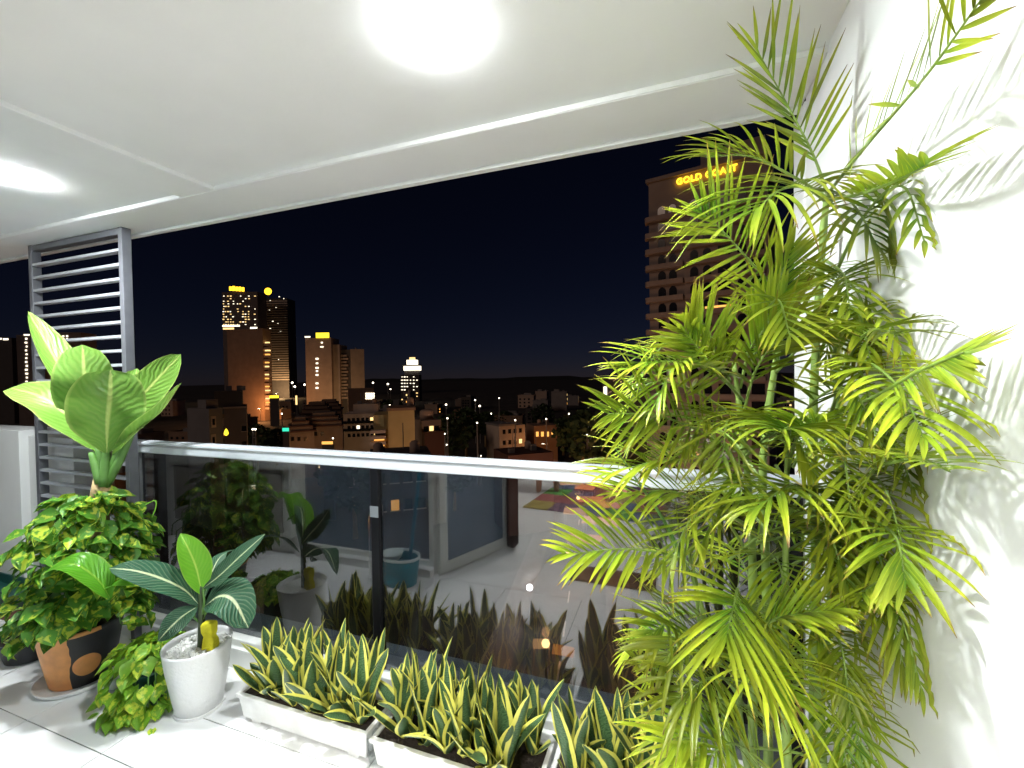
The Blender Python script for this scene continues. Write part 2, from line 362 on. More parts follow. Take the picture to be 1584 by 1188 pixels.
cab = empty('wall_cabinet', (-3.75, YB, 0), label='low grey shuttered cabinet against the facade wall', cat='cabinet')
MB().box((-0.72, 0.001, 0.16), (0.72, 0.06, 0.90)).build('carcass', M['frame'], cab)
for k in range(3):
    MB().box((-0.68+k*0.46, 0.061, 0.2), (-0.27+k*0.46, 0.075, 0.70)).build('panel', M['cabinet'], cab)
MB().box((-0.74, 0.0, 0.74), (0.74, 0.09, 0.80)).build('ledge', M['frame'], cab)
# open door leaf
dr = empty('balcony_door', (-1.66, 0.48, 0), R_(-68), label='white framed glass door standing open into the room', cat='door')
for nm, a, b, mm in (('stile', (0, -0.02, 0.01), (0.075, 0.02, 2.2), 'frame'), ('stile', (0.70, -0.02, 0.01), (0.775, 0.02, 2.2), 'frame'),
                  ('rail', (0.075, -0.02, 0.01), (0.70, 0.02, 0.09), 'frame'), ('rail', (0.075, -0.02, 2.12), (0.70, 0.02, 2.2), 'frame'),
                  ('pane', (0.075, -0.004, 0.09), (0.70, 0.004, 2.12), 'window_tint')):
    MB().box(a, b).build(nm, M[mm], dr)
hd = MB(); hd.tube([(0.735, -0.02, 1.0), (0.735, -0.06, 1.0), (0.63, -0.06, 1.0)], 0.009); hd.build('handle', M['steel'], dr)
# room behind
rf = MB().box((-3.4, -4.6, -0.2), (2.2, YB-0.001, -0.006)).build('room_floor', M['grout'], kind='structure')
tme = MB().box((-0.298, -0.298, 0), (0.298, 0.298, 0.006)).mesh('room_tile'); tme.materials.append(M['tile'])
for i in range(9):
    for j in range(8):
        link('floor_tile', tme, None, rf, loc=(-3.06+i*0.6, 0.198-j*0.6, -0.006 + random.uniform(-0.0004, 0)))
rw = MB(); rw.box((-3.6, -4.6, -0.2), (-3.401, 0.3195, 2.7)); rw.box((-3.6, -4.8, -0.2), (2.4, -4.601, 2.7)); rw.box((2.201, -4.6, -0.2), (2.4, 0.2, 2.7))
rw.box((WX, 0.201, -0.2), (2.4, 0.2495, 2.7))
rw.build('room_wall', M['plaster'], kind='structure')
MB().box((-3.6, -4.8, 2.701), (2.4, YB, 2.85)).build('room_ceiling', M['ceiling'], kind='structure')
rl = empty('room_ceiling_lamp', (-0.7, -1.9, 2.7), label='round lit ceiling lamp inside the room behind the balcony door', cat='lamp')
MB().lathe([(0.26, -0.001), (0.26, -0.03), (0.24, -0.035)]).build('rim', M['frame'], rl)
MB().lathe([(0.235, -0.03), (0.22, -0.06), (0.12, -0.085), (0.01, -0.09)]).build('diffuser', M['roomlamp'], rl)
cu = MB(); pts = []
for i in range(41):
    u = i/40; pts.append((-1.30+0.03*math.sin(u*38), -0.12-u*0.13, 0))
cu.rings([[(x, y, 0.03) for x, y, z in pts]+[(x-0.012, y, 0.03) for x, y, z in pts[::-1]], [(x, y, 2.2) for x, y, z in pts]+[(x-0.012, y, 2.2) for x, y, z in pts[::-1]]], True)

# ------------------------------------------------------------------ ceiling lamps
def ceil_lamp(x, y, label):
    r = empty('ceiling_lamp', (x, y, CEIL), label=label, cat='lamp', group='round balcony ceiling lamps')
    MB().lathe([(0.060, -0.0005), (0.060, -0.004)], seg=48).build('rim', M['frame'], r)
    MB().lathe([(0.076, -0.0042), (0.0765, -0.0055), (0.068, -0.008), (0.035, -0.009), (0.004, -0.0092)], seg=48).build('diffuser', M['lamp'], r, smooth=True)
ceil_lamp(-0.57, 1.01, 'bright round ceiling lamp nearest the palm')
ceil_lamp(-2.66, 1.07, 'bright round ceiling lamp over the left side beyond the cross beam')

# ------------------------------------------------------------------ balustrade
ra = empty('balcony_railing', (-1.29, GL, 0.143), label='glass balustrade with pale aluminium top rail and dark posts', cat='railing')
def rp(nm, a, b, m, bev=0.0, **k):
    o = MB().box([a[0]+1.29, a[1]-GL, a[2]-0.143], [b[0]+1.29, b[1]-GL, b[2]-0.143]).build(nm, m, ra, bevel=bev, **k); return o
rp('top_rail', (-3.03, GL-0.032, 1.085), (WX-0.006, GL+0.032, 1.150), M['rail'], 0.006)
rp('rail_groove', (-3.00, GL-0.036, 1.128), (WX-0.006, GL-0.0325, 1.136), M['steel'])
rp('post', (-1.312, GL-0.02, 0.1435), (-1.268, GL+0.02, 1.085), M['post'], 0.003)
rp('post', (-2.985, GL-0.02, 0.1435), (-2.945, GL+0.02, 1.085), M['louvre'], 0.003)
rp('post', (WX-0.05, GL-0.02, 0.1435), (WX-0.008, GL+0.02, 1.085), M['post'], 0.003)
rp('glass_pane', (-2.944, GL-0.005, 0.147), (-1.313, GL+0.005, 1.0845), M['glass'])
rp('glass_pane', (-1.267, GL-0.005, 0.147), (WX-0.051, GL+0.005, 1.0845), M['glass'])
for x, z in ((-1.29, 0.86),):
    rp('hinge_clip', (x-0.022, GL-0.024, z), (x+0.022, GL-0.0205, z+0.05), M['steel'])
for x in (-1.12, -0.50, 0.12):
    c = MB(); c.lathe([(0.022, 0), (0.022, 0.055), (0.018, 0.06)], (x+1.29, -0.035, 0.0005), 20); c.build('glass_clamp', M['steel'], ra, smooth=False)

# ------------------------------------------------------------------ louvre screen
SX0, SX1, SY = -3.83, -2.87, 1.60
sc = empty('louvre_screen', (0, SY, 0.0), label='tall grey metal louvre screen of horizontal slats at the railing end', cat='screen')
MB().box((SX0+0.01, -0.012, 0.006), (SX0+0.045, 0.036, SOF-0.002)).build('post', M['louvre'], sc, bevel=0.003)
MB().box((SX1-0.055, -0.012, 0.006), (SX1-0.02, 0.036, SOF-0.002)).build('post', M['louvre'], sc, bevel=0.003)
MB().box((SX0+0.045, -0.010, SOF-0.04), (SX1-0.055, 0.034, SOF-0.004)).build('top_bar', M['louvre'], sc, bevel=0.003)
slm = MB().box((SX0+0.046, -0.008, -0.0075), (SX1-0.056, 0.030, 0.0075)).mesh('slat'); slm.materials.append(mat('slat_grey', (0.42, 0.44, 0.47), 0.5, 0.1, var=0.06, vscale=20))
z = SOF-0.125
while z > 0.15:
    link('slat', slm, None, sc, loc=(0, 0, z), rot=(R_(random.uniform(-1, 1)), 0, 0)); z -= 0.0812

# left parapet (two faces) seen beyond the screen
pw = empty('parapet_wall', (-4.3, 1.62, 0), label='low white parapet wall left of the louvre screen', cat='wall')
MB().box((-1.9, 0.0, 0.1435), (0.215, 0.2, 1.185)).build('wall_panel', M['plaster'], pw, bevel=0.004)
MB().box((0.2155, 0.045, 0.1435), (0.72, 0.2, 1.145)).build('wall_panel', M['plaster'], pw, bevel=0.004)

# ================================================================== PLANTS
UP = Vector((0, 0, 1))
def frame_for(spine, hint):
    """side and normal vectors along a spine; hint is roughly the blade's upper side"""
    sd, nr = [], []
    for i in range(len(spine)):
        t = (spine[min(i+1, len(spine)-1)] - spine[max(i-1, 0)]).normalized()
        s_ = t.cross(hint)
        if s_.length < 1e-4: s_ = t.cross(Vector((1, 0, 0)))
        s_.normalize(); sd.append(s_); nr.append(s_.cross(t).normalized())
    return sd, nr
def prof(v, peak=0.45, sharp=0.9, base=0.15):
    """leaf half width along v: narrow base, widest at peak, pointed tip"""
    if v < peak: return base + (1-base)*math.sin(v/peak*math.pi/2)**0.9
    return max(0.0, math.cos((v-peak)/(1-peak)*math.pi/2))**sharp
def blade(ctrl, halfw, hint, n=14, na=6, cup=0.25, ruffle=0.0, peak=0.45, sharp=0.8, base=0.12, twist=0.0, mb=None):
    mb = mb or MB(); sp = curve_pts(ctrl, n); sd, nr = frame_for(sp, hint)
    if twist:
        for i in range(n):
            a = twist*i/(n-1); s0, n0 = sd[i], nr[i]
            sd[i] = s0*math.cos(a)+n0*math.sin(a); nr[i] = n0*math.cos(a)-s0*math.sin(a)
    hw = [max(0.0006, halfw*prof(i/(n-1), peak, sharp, base)) for i in range(n)]
    mb.strip(sp, hw, sd, nr, cup, na, ruffle, 0, random.uniform(0, 6)); return mb
def toward_cam(P): return (CAM-Vector(P)).normalized()

# ------------------------------------------------------------------ snake plants in white troughs
def trough(x0, x1, label, plabel, nclus, seed, ybase=1.375):
    rd = random.Random(seed); y0, y1, h = ybase, 1.565, 0.125
    t = empty('planter_box', ((x0+x1)/2, (y0+y1)/2, 0), label=label, cat='planter', group='white planter boxes along the curb')
    a, b = (x1-x0)/2, (y1-y0)/2
    o = MB(); o.taper((-a, -b, 0.012), (a, b, h-0.018), 0.012); o.build('body', M['white_plastic'], t, bevel=0.006)
    o = MB()
    o.box((-a-0.006, -b-0.006, h-0.018), (a+0.006, -b+0.012, h)); o.box((-a-0.006, b-0.012, h-0.018), (a+0.006, b+0.006, h))
    o.box((-a-0.006, -b+0.012, h-0.018), (-a+0.012, b-0.012, h)); o.box((a-0.012, -b+0.012, h-0.018), (a+0.006, b-0.012, h))
    o.build('rim', M['white_plastic'], t, bevel=0.003)
    for fx in (-a+0.06, a-0.1): MB().box((fx, -b+0.016, 0.0), (fx+0.05, b-0.016, 0.0118)).build('foot', M['white_plastic'], t)
    s_ = MB(); n = 14
    for i in range(n+1):
        for j in range(5):
            s_.v.append((-a+0.0122+(2*a-0.0244)*i/n, -b+0.0122+(2*b-0.0244)*j/4, h-0.016+rd.uniform(0, 0.012)))
    for i in range(n):
        for j in range(4): k = i*5+j; s_.face([k, k+5, k+6, k+1])
    s_.build('soil', M['soil'], t, smooth=True)
    pl = empty('snake_plant', ((x0+x1)/2, (y0+y1)/2, h-0.012), label=plabel, cat='plant', group='snake plants in the planter boxes')
    for c in range(nclus):
        cx = -a+0.05+(2*a-0.1)*(c+0.5)/nclus + rd.uniform(-0.02, 0.02); cy = (-0.045 if c % 2 else 0.04)+rd.uniform(-0.015, 0.015)
        nl = rd.randint(8, 10)
        for k in range(nl):
            az = 2*math.pi*k/nl + rd.uniform(-0.4, 0.4); inner = k % 3 == 0
            L = rd.uniform(0.22, 0.33) if inner else rd.uniform(0.11, 0.29)
            if rd.random() < 0.07: L = rd.uniform(0.31, 0.38)
            lean = rd.uniform(0.05, 0.25) if inner else rd.uniform(0.30, 0.75)
            d = Vector((math.cos(az), math.sin(az), 0))
            lean *= 0.55 if d.y > 0 else 1.2
            b0 = Vector((cx, cy, 0)) + d*0.012
            cv = rd.uniform(-0.35, 0.6)
            c1 = b0 + (d*math.sin(lean)+UP*math.cos(lean))*L*0.5
            l2 = lean+cv*0.6; c2 = c1 + (d*math.sin(l2)+UP*math.cos(l2))*L*0.5
            m_ = blade([b0, c1, c2], rd.uniform(0.023, 0.039), -d, n=12, na=8, cup=rd.uniform(0.25, 0.5), peak=0.40, sharp=0.62, base=0.42, twist=rd.uniform(-0.9, 0.9))
            for q in range(len(m_.v)):
                x, y, zz = m_.v[q]
                m_.v[q] = (x, min(y, 1.672-pl.location.y), zz)
            m_.build('leaf', M['snake'], pl, smooth=True)
trough(-1.805, -1.125, 'white planter box with snake plants farthest from the palm', 'dense yellow-edged snake plant clump next to the white round pot', 14, 11)
trough(-1.090, -0.43, 'middle white planter box at the bottom edge', 'yellow-edged snake plant clump in the middle planter box', 13, 5, 1.365)
trough(-0.405, 0.03, 'white planter box beside the palm at the bottom edge', 'yellow-edged snake plant clump closest to the palm', 9, 9, 1.365)
cupo = MB(); cupo.lathe([(0.022, 0.0), (0.030, 0.11), (0.028, 0.11), (0.020, 0.004)], (-1.105, 1.40, 0.0), 24, caps=False)
cupo.build('plastic_cup', glass_mat('clear_plastic', (0.86, 0.88, 0.88), 1.6), smooth=True, label='clear plastic cup wedged between two planter boxes', cat='cup')

# ------------------------------------------------------------------ white round pot with dieffenbachia
PB = onZ(309, 1092, 0); PB.z = 0
T0 = depth(PB + Vector((0, 0, 0.3)))
wp = empty('flower_pot', PB, label='tall textured white round pot holding the dieffenbachia', cat='pot')
MB().lathe([(0.088, 0.002), (0.092, 0.004), (0.108, 0.10), (0.124, 0.20), (0.134, 0.285), (0.137, 0.30), (0.132, 0.302), (0.127, 0.285), (0.126, 0.27)], seg=48, caps=False).build('body', M['white_ceramic'], wp, smooth=True)
MB().lathe([(0.001, 0.268), (0.1275, 0.268)], caps=False).build('gravel_bed', M['pebble'], wp)
MB().lathe([(0.098, 0.0), (0.100, 0.0), (0.100, 0.012), (0.093, 0.012)], seg=48, caps=False).build('base_ring', M['white_ceramic'], wp)
pb = MB(); rd = random.Random(3)
for k in range(420):
    r = 0.118*math.sqrt(rd.random()); a = rd.uniform(0, 6.283); s_ = rd.uniform(0.005, 0.010)
    c = Vector((r*math.cos(a), r*math.sin(a), 0.271+rd.uniform(0, 0.012)))
    ph = rd.uniform(0, 6)
    pb.rings([[c+Vector((math.cos(j*1.2566+ph)*q*s_, math.sin(j*1.2566+ph)*q*s_*0.8, zz*s_)) for j in range(5)] for q, zz in ((0.5, -0.5), (1, 0), (0.5, 0.55))])
pb.build('pebbles', M['pebble'], wp, kind='stuff')
orn = empty('yellow_ornament', PB+Vector((0.062, 0.012, 0.275)), 0.3, label='small bright yellow sponge figure on the white pebbles', cat='ornament')
o = MB(); o.rings([[(x*q+dx, y*q, zz) for x, y in ((-0.02, -0.014), (0.02, -0.016), (0.022, 0.014), (-0.018, 0.015))] for q, zz, dx in ((1.1, 0, 0), (1.0, 0.03, 0.002), (0.8, 0.045, 0.0), (1.0, 0.06, -0.002), (1.05, 0.085, -0.002), (0.9, 0.095, 0))])
o.build('figure_body', M['yellow'], orn, bevel=0.004, scale=(1.35, 1.3, 1.3))
dp = empty('dieffenbachia', PB+Vector((0, 0, 0.272)), label='dark green dieffenbachia with white midribs in the white pot', cat='plant')
def rel(o, P): return Vector(P) - o.location
def pleaf(parent, pix, halfpx, hint, m, tofs=None, t0=None, name='leaf', **k):
    """leaf through picture points, each with its own distance"""
    t0 = t0 if t0 else T0; tofs = tofs or [0]*len(pix)
    P = [rel(parent, at(x, y, t0+dt)) for (x, y), dt in zip(pix, tofs)]
    b = blade(P, halfpx/FPX*t0, hint, **k); return b.build(name, m, parent, smooth=True)
st = MB(); st.tube(curve_pts([rel(dp, at(311, 1006, T0)), rel(dp, at(312, 960, T0)), rel(dp, at(310, 905, T0))], 8), [0.016, 0.0155, 0.015, 0.014, 0.013, 0.012, 0.010, 0.007], 12); st.build('stem', M['dark_stem'], dp, smooth=True)
tc = toward_cam(PB)
pleaf(dp, [(308, 936), (285, 912), (245, 893), (205, 882), (169, 879)], 21, UP*0.55+tc, M['dief'], [0, -.03, -.07, -.10, -.10], cup=0.12, ruffle=0.06, peak=0.5, sharp=0.7)
pleaf(dp, [(306, 938), (284, 952), (262, 972), (244, 992)], 17, UP*0.5+tc, M['dief'], [0, -.05, -.09, -.10], cup=0.15, peak=0.5, sharp=0.75)
pleaf(dp, [(316, 938), (340, 922), (362, 930), (384, 972)], 31, UP*0.45+tc, M['dief'], [0, -.03, -.06, -.07], cup=0.15, ruffle=0.04, peak=0.5, sharp=0.55)
pleaf(dp, [(314, 910), (340, 890), (372, 860), (410, 826)], 15, UP*0.3+tc, M['dief'], [0, .0, -.02, -.02], cup=0.2, ruffle=0.05, peak=0.5, sharp=0.65)
pleaf(dp, [(312, 918), (304, 880), (292, 850), (279, 825)], 20, tc*1.0+Vector((0.35, 0, 0)), M['new_leaf'], [0, -.02, -.03, -.02], cup=0.5, peak=0.42, sharp=0.75)
pleaf(dp, [(316, 925), (330, 880), (345, 858), (372, 848)], 14, -tc*0.3+UP, M['dief'], [0.02, .10, .18, .24], cup=0.2)
for pix in ([(310, 960), (308, 948), (308, 936)], [(312, 965), (300, 955), (304, 938)], [(313, 960), (318, 950), (316, 938)], [(313, 950), (316, 930), (314, 908)]):
    MB().tube([rel(dp, at(x, y, T0-0.004)) for x, y in pix], [0.006, 0.005, 0.004], 8).build('petiole', M['stem'], dp, smooth=True)

# ------------------------------------------------------------------ pothos leaf shapes (shared meshes)
def pothos_meshes(m, tagname, count=6, seed=1):
    rd = random.Random(seed); L = []
    for k in range(count):
        n = 9; b = MB(); droop = rd.uniform(0.15, 0.5)
        sp = [Vector((0, v*math.cos(droop*v), -v*math.sin(droop*v*1.3)*0.6)) for v in [i/(n-1) for i in range(n)]]
        sd = [Vector((1, 0, 0))]*n; nr = [Vector((0, 0, 1))]*n
        W = [0.20, 0.36, 0.42, 0.42, 0.38, 0.31, 0.21, 0.10, 0.004]; w_ = rd.uniform(0.85, 1.1)
        b.strip(sp, [q*w_ for q in W], sd, nr, rd.uniform(0.2, 0.6), 4, rd.uniform(0, 0.15))
        # pull basal corners back to make the heart
        for j in range(5):
            u = abs(j/4*2-1); x, y, zz = b.v[j]; b.v[j] = (x, y-0.16*u, zz)
        me = b.mesh(tagname, True); me.materials.append(m); L.append(me)
    return L
PM = pothos_meshes(M['pothos'], 'pothos_leaf'); PLM = pothos_meshes(M['pothos_light'], 'light_leaf', 5, 2)
def orient(fwd, nrm):
    y = fwd.normalized(); x = y.cross(nrm)
    if x.length < 1e-3: x = y.cross(Vector((1, 0.2, 0)))
    x.normalize(); zz = x.cross(y); return Matrix((x, y, zz)).transposed().to_euler()
def put_leaf(parent, P, fwd, nrm, size, meshes, rd):
    return link('leaf', rd.choice(meshes), None, parent, loc=P, rot=orient(fwd, nrm), scale=(size*rd.uniform(0.85, 1.15), size, size))

# ------------------------------------------------------------------ orange and black pot: broad-leaved plant wrapped in pothos
OB = onZ(128, 1047, 0); OB.z = 0
pot_h = 0.285
sau = MB(); sau.lathe([(0.13, 0.001), (0.168, 0.002), (0.182, 0.026), (0.176, 0.027), (0.163, 0.010), (0.001, 0.009)], seg=40, caps=False)
sau.build('saucer', M['white_plastic'], loc=OB, smooth=True, label='white plastic saucer under the orange and black pot', cat='saucer')
op = empty('painted_pot', OB+Vector((0, 0, 0.011)), label='terracotta pot painted black with an orange circle and stripe', cat='pot')
pp = [(0.118, 0.0), (0.122, 0.002), (0.140, 0.10), (0.155, 0.19), (0.166, 0.262), (0.172, 0.268), (0.175, 0.285), (0.166, 0.287), (0.156, 0.262), (0.150, 0.24)]
def pot_mat():
    m, t, p, N, Lk = nodes('painted_terracotta'); p.inputs['Roughness'].default_value = 0.5
    tc_ = N('ShaderNodeTexCoord'); sx = N('ShaderNodeSeparateXYZ'); Lk(tc_.outputs['Object'], sx.inputs[0])
    ang = math_(N, Lk, 'ARCTAN2', sx.outputs[1], sx.outputs[0])           # angle round the pot
    nz = N('ShaderNodeTexNoise'); nz.inputs['Scale'].default_value = 9; Lk(tc_.outputs['Object'], nz.inputs['Vector'])
    wob = math_(N, Lk, 'MULTIPLY_ADD', nz.outputs[0], 0.25); wob.node.inputs[2].default_value = -0.125
    a0 = math_(N, Lk, 'ADD', ang, wob)
    fac_ang = math.atan2(-OB.y, -OB.x) # direction of the camera
    fa = fac_ang
    # orange stripe left of the middle
    stripe = math_(N, Lk, 'LESS_THAN', a0, fa-0.30)
    # circle
    dx = math_(N, Lk, 'MULTIPLY', math_(N, Lk, 'SUBTRACT', ang, fa+0.12), 0.145)
    dz = math_(N, Lk, 'SUBTRACT', sx.outputs[2], 0.108)
    d2 = math_(N, Lk, 'ADD', math_(N, Lk, 'MULTIPLY', dx, dx), math_(N, Lk, 'MULTIPLY', dz, dz))
    d2 = math_(N, Lk, 'ADD', d2, math_(N, Lk, 'MULTIPLY', wob, 0.004))
    circ = math_(N, Lk, 'LESS_THAN', d2, 0.0029)
    rim = math_(N, Lk, 'MULTIPLY', math_(N, Lk, 'GREATER_THAN', sx.outputs[2], 0.266), math_(N, Lk, 'LESS_THAN', a0, fa+0.45))
    fac = math_(N, Lk, 'MAXIMUM', math_(N, Lk, 'MAXIMUM', stripe, circ), rim)
    mx = N('ShaderNodeMix'); mx.data_type = 'RGBA'; mx.inputs[6].default_value = (0.02, 0.02, 0.022, 1); mx.inputs[7].default_value = (0.74, 0.32, 0.10, 1)
    Lk(fac, mx.inputs[0])
    n2 = N('ShaderNodeTexNoise'); n2.inputs['Scale'].default_value = 25; n2.inputs['Detail'].default_value = 5; Lk(tc_.outputs['Object'], n2.inputs['Vector'])
    hs = N('ShaderNodeHueSaturation'); Lk(mx.outputs[2], hs.inputs['Color']); vr = N('ShaderNodeMapRange'); vr.inputs[3].default_value = 0.75; vr.inputs[4].default_value = 1.2
    Lk(n2.outputs[0], vr.inputs[0]); Lk(vr.outputs[0], hs.inputs['Value']); Lk(hs.outputs[0], p.inputs['Base Color'])
    return m
MB().lathe(pp, seg=56, caps=False).build('body', pot_mat(), op, smooth=True)
MB().lathe([(0.001, 0.243), (0.152, 0.243)], caps=False).build('soil', M['soil'], op)
TB = depth(OB + Vector((0, 0, 0.8)))
bp_ = empty('broad_leaf_plant', OB+Vector((0, 0, 0.255)), label='tall plant with huge pale green paddle leaves above the orange and black pot', cat='plant')
MB().tube([rel(bp_, OB+Vector((0, 0, 0.256))), rel(bp_, at(150, 880, TB)), rel(bp_, at(155, 765, TB)), rel(bp_, at(158, 742, TB))], [0.045, 0.042, 0.040, 0.036], 14).build('trunk', M['bark'], bp_, smooth=True)
ps = [[(157, 752), (156, 720), (150, 690)], [(160, 752), (163, 715), (166, 680)], [(163, 752), (176, 715), (190, 685)], [(155, 748), (148, 722), (140, 700)], [(165, 748), (185, 712), (205, 672)]]
for k, pix in enumerate(ps):
    MB().tube(curve_pts([rel(bp_, at(x, y, TB-0.02*(k % 2))) for x, y in pix], 7), [0.021, 0.021, 0.020, 0.019, 0.017, 0.014, 0.010], 10).build('petiole', M['stem'], bp_, smooth=True)
tcb = toward_cam(OB+Vector((0, 0, 1)))
BL = [([(150, 695), (118, 612), (80, 545), (44, 482)], 24, tcb*0.8+RGT*0.9, [0.04, .06, .08, .10], dict(cup=0.55, peak=0.5, sharp=0.75)),
      ([(155, 700), (140, 635), (131, 585), (128, 533)], 38, tcb+UP*0.2, [0.03, .02, -.02, -.01], dict(cup=-0.22, ruffle=0.08, peak=0.52, sharp=0.38)),
      ([(150, 695), (112, 650), (66, 615), (17, 600)], 31, tcb*0.8+UP*0.7, [0, -.04, -.06, -.05], dict(cup=0.3, ruffle=0.08, peak=0.5, sharp=0.42)),
      ([(165, 700), (166, 655), (170, 615), (172, 572)], 44, tcb-UP*0.1-RGT*0.2, [-.05, -.09, -.11, -.10], dict(cup=0.42, ruffle=0.08, peak=0.55, sharp=0.33, base=0.05)),
      ([(172, 695), (206, 630), (240, 590), (280, 548)], 27, tcb+UP*0.4, [0.03, .06, .08, .08], dict(cup=0.15, ruffle=0.10, peak=0.58, sharp=0.6)),
      ([(176, 705), (212, 668), (250, 636), (281, 592)], 20, tcb*0.35+UP*1.0-RGT*0.3, [0, -.03, -.05, -.05], dict(cup=0.5, peak=0.5, sharp=0.6)),
      ([(160, 690), (190, 640), (205, 605), (212, 570)], 30, tcb*0.8-RGT*0.6, [0.06, .10, .13, .15], dict(cup=0.3, peak=0.5, sharp=0.5))]
for pix, hwid, hint, tf, kw in BL:
    pleaf(bp_, pix, hwid, hint, M['big_leaf'], tf, TB, n=20, na=8, **kw)
# pothos skirt round the trunk
po = empty('pothos', OB+Vector((0, 0, 0.25)), label='bushy variegated pothos wrapped round the trunk in the orange and black pot', cat='plant')
rd = random.Random(21)
def pothos_radius(zz):       # outline of the bush over height
    for (z0, r0), (z1, r1) in zip(PR, PR[1:]):
        if z0 <= zz <= z1: return r0+(r1-r0)*(zz-z0)/(z1-z0)
    return 0.05
PR = [(0.18, 0.25), (0.30, 0.27), (0.45, 0.27), (0.62, 0.255), (0.74, 0.27), (0.85, 0.22), (0.92, 0.11), (1.02, 0.03)]
core = MB(); 
for k in range(34):
    a = rd.uniform(0, 6.283); zt = rd.uniform(0.35, 0.95); r = pothos_radius(zt)*0.85
    core.tube(curve_pts([(0.03*math.cos(a), 0.03*math.sin(a), 0.02), (0.11*math.cos(a+0.5), 0.11*math.sin(a+0.5), zt-0.30), (r*math.cos(a), r*math.sin(a), zt-0.28), (r*1.08*math.cos(a), r*1.08*math.sin(a), zt-0.36)], 9), 0.0035, 5)
core.build('vines', M['stem'], po, smooth=True)
cz = math.atan2(-OB.y, -OB.x)
for k in range(560):
    zz = 0.29 + 0.66*rd.random()**1.1
    a = cz + rd.gauss(0, 1.15) if rd.random() < 0.8 else rd.uniform(0, 6.283)
    r = pothos_radius(zz)*rd.uniform(0.5, 0.96)
    o_ = Vector((math.cos(a), math.sin(a), 0))
    if zz < 0.40 and abs(math.atan2(math.sin(a-cz), math.cos(a-cz))) < 0.8: zz = rd.uniform(0.37, 0.5)
    P = OB + o_*r + Vector((0, 0, zz)) + Vector((-0.035, -0.02, 0))*(1-zz)*1.3 + Vector((0.10, 0, 0))
    if P.y > 1.55 and P.x < SX1: P.y = 1.55 - rd.uniform(0, 0.05)
    if P.y > 1.62: P.y = 1.62-rd.uniform(0, 0.08)
    if P.z < 0.30 and (P-OB).xy.length < 0.185: P += o_*0.05; P.z = 0.31
    fw_ = o_*rd.uniform(0.2, 1.0) - UP*rd.uniform(0.1, 1.0) + Vector((rd.uniform(-.6, .6), rd.uniform(-.6, .6), rd.uniform(-.2, .5)))
    nn = o_*0.6 + UP*0.8 + Vector((rd.uniform(-.4, .4), rd.uniform(-.4, .4), 0))
    lf = put_leaf(po, P-po.location, fw_, nn, rd.uniform(0.055, 0.095), PM if rd.random() < 0.8 else PLM, rd)
    if k == 0: extra = []
    if k >= 290: extra.append(lf)
# the leaves past the first 290 become one part
def join_into(objs, name, m, parent):
    mb = MB()
    for o in objs:
        mw = Matrix.LocRotScale(o.location, o.rotation_euler, o.scale); me = o.data; n = len(mb.v); ul = me.uv_layers[0].data
        mb.v += [tuple(mw @ v.co) for v in me.vertices]
        for p in me.polygons: mb.face([n+i for i in p.vertices], [tuple(ul[l].uv) for l in p.loop_indices])
    for o in objs: bpy.data.objects.remove(o)
    return mb.build(name, m, parent, smooth=True, kind='stuff')
join_into(extra, 'inner_foliage', M['pothos'], po)
# two large plain leaves low on the left and the loose tendril on the right
pl2 = [([(170, 925), (150, 895), (110, 872), (62, 890)], 20, UP+tcb*0.4, [-.30, -.32, -.34, -.33]), ([(160, 915), (175, 905), (190, 903), (206, 905)], 8, UP+tcb*0.4, [-.28, -.3, -.32, -.32])]
for pix, hwid, hint, tf in pl2: pleaf(bp_, pix, hwid, hint, M['plain_leaf'], tf, TB, name='low_leaf', cup=0.3, peak=0.5, sharp=0.7)
MB().tube(curve_pts([rel(po, at(235, 800, TB-.1)), rel(po, at(241, 785, TB-.1)), rel(po, at(240, 774, TB-.1)), rel(po, at(226, 780, TB-.1))], 9), 0.003, 6).build('tendril', M['plain_leaf'], po, smooth=True)

# ------------------------------------------------------------------ light green pothos in the dark green pot
GB = onZ(238, 1083, 0); GB.z = 0
gp = empty('green_pot', GB, label='dark green plastic pot half hidden by light green pothos', cat='pot')
MB().lathe([(0.085, 0.0), (0.088, 0.002), (0.108, 0.17), (0.114, 0.172), (0.115, 0.19), (0.107, 0.19), (0.104, 0.165)], seg=40, caps=False).build('body', M['green_plastic'], gp, smooth=True)
MB().lathe([(0.001, 0.166), (0.1045, 0.166)], caps=False).build('soil', M['soil'], gp)
lp = empty('trailing_pothos', GB+Vector((0, 0, 0.17)), label='light green trailing pothos spilling out of the dark green pot', cat='plant')
rd = random.Random(5); cz = math.atan2(-GB.y, -GB.x)
vn = MB()
for k in range(12):
    a = cz+rd.gauss(-0.3, 0.9); vn.tube(curve_pts([(0, 0, 0.0), (0.08*math.cos(a), 0.08*math.sin(a), 0.07), (0.15*math.cos(a), 0.15*math.sin(a), 0.0), (0.165*math.cos(a), 0.165*math.sin(a), -0.1)], 8), 0.003, 5)
vn.build('vines', M['stem'], lp, smooth=True)
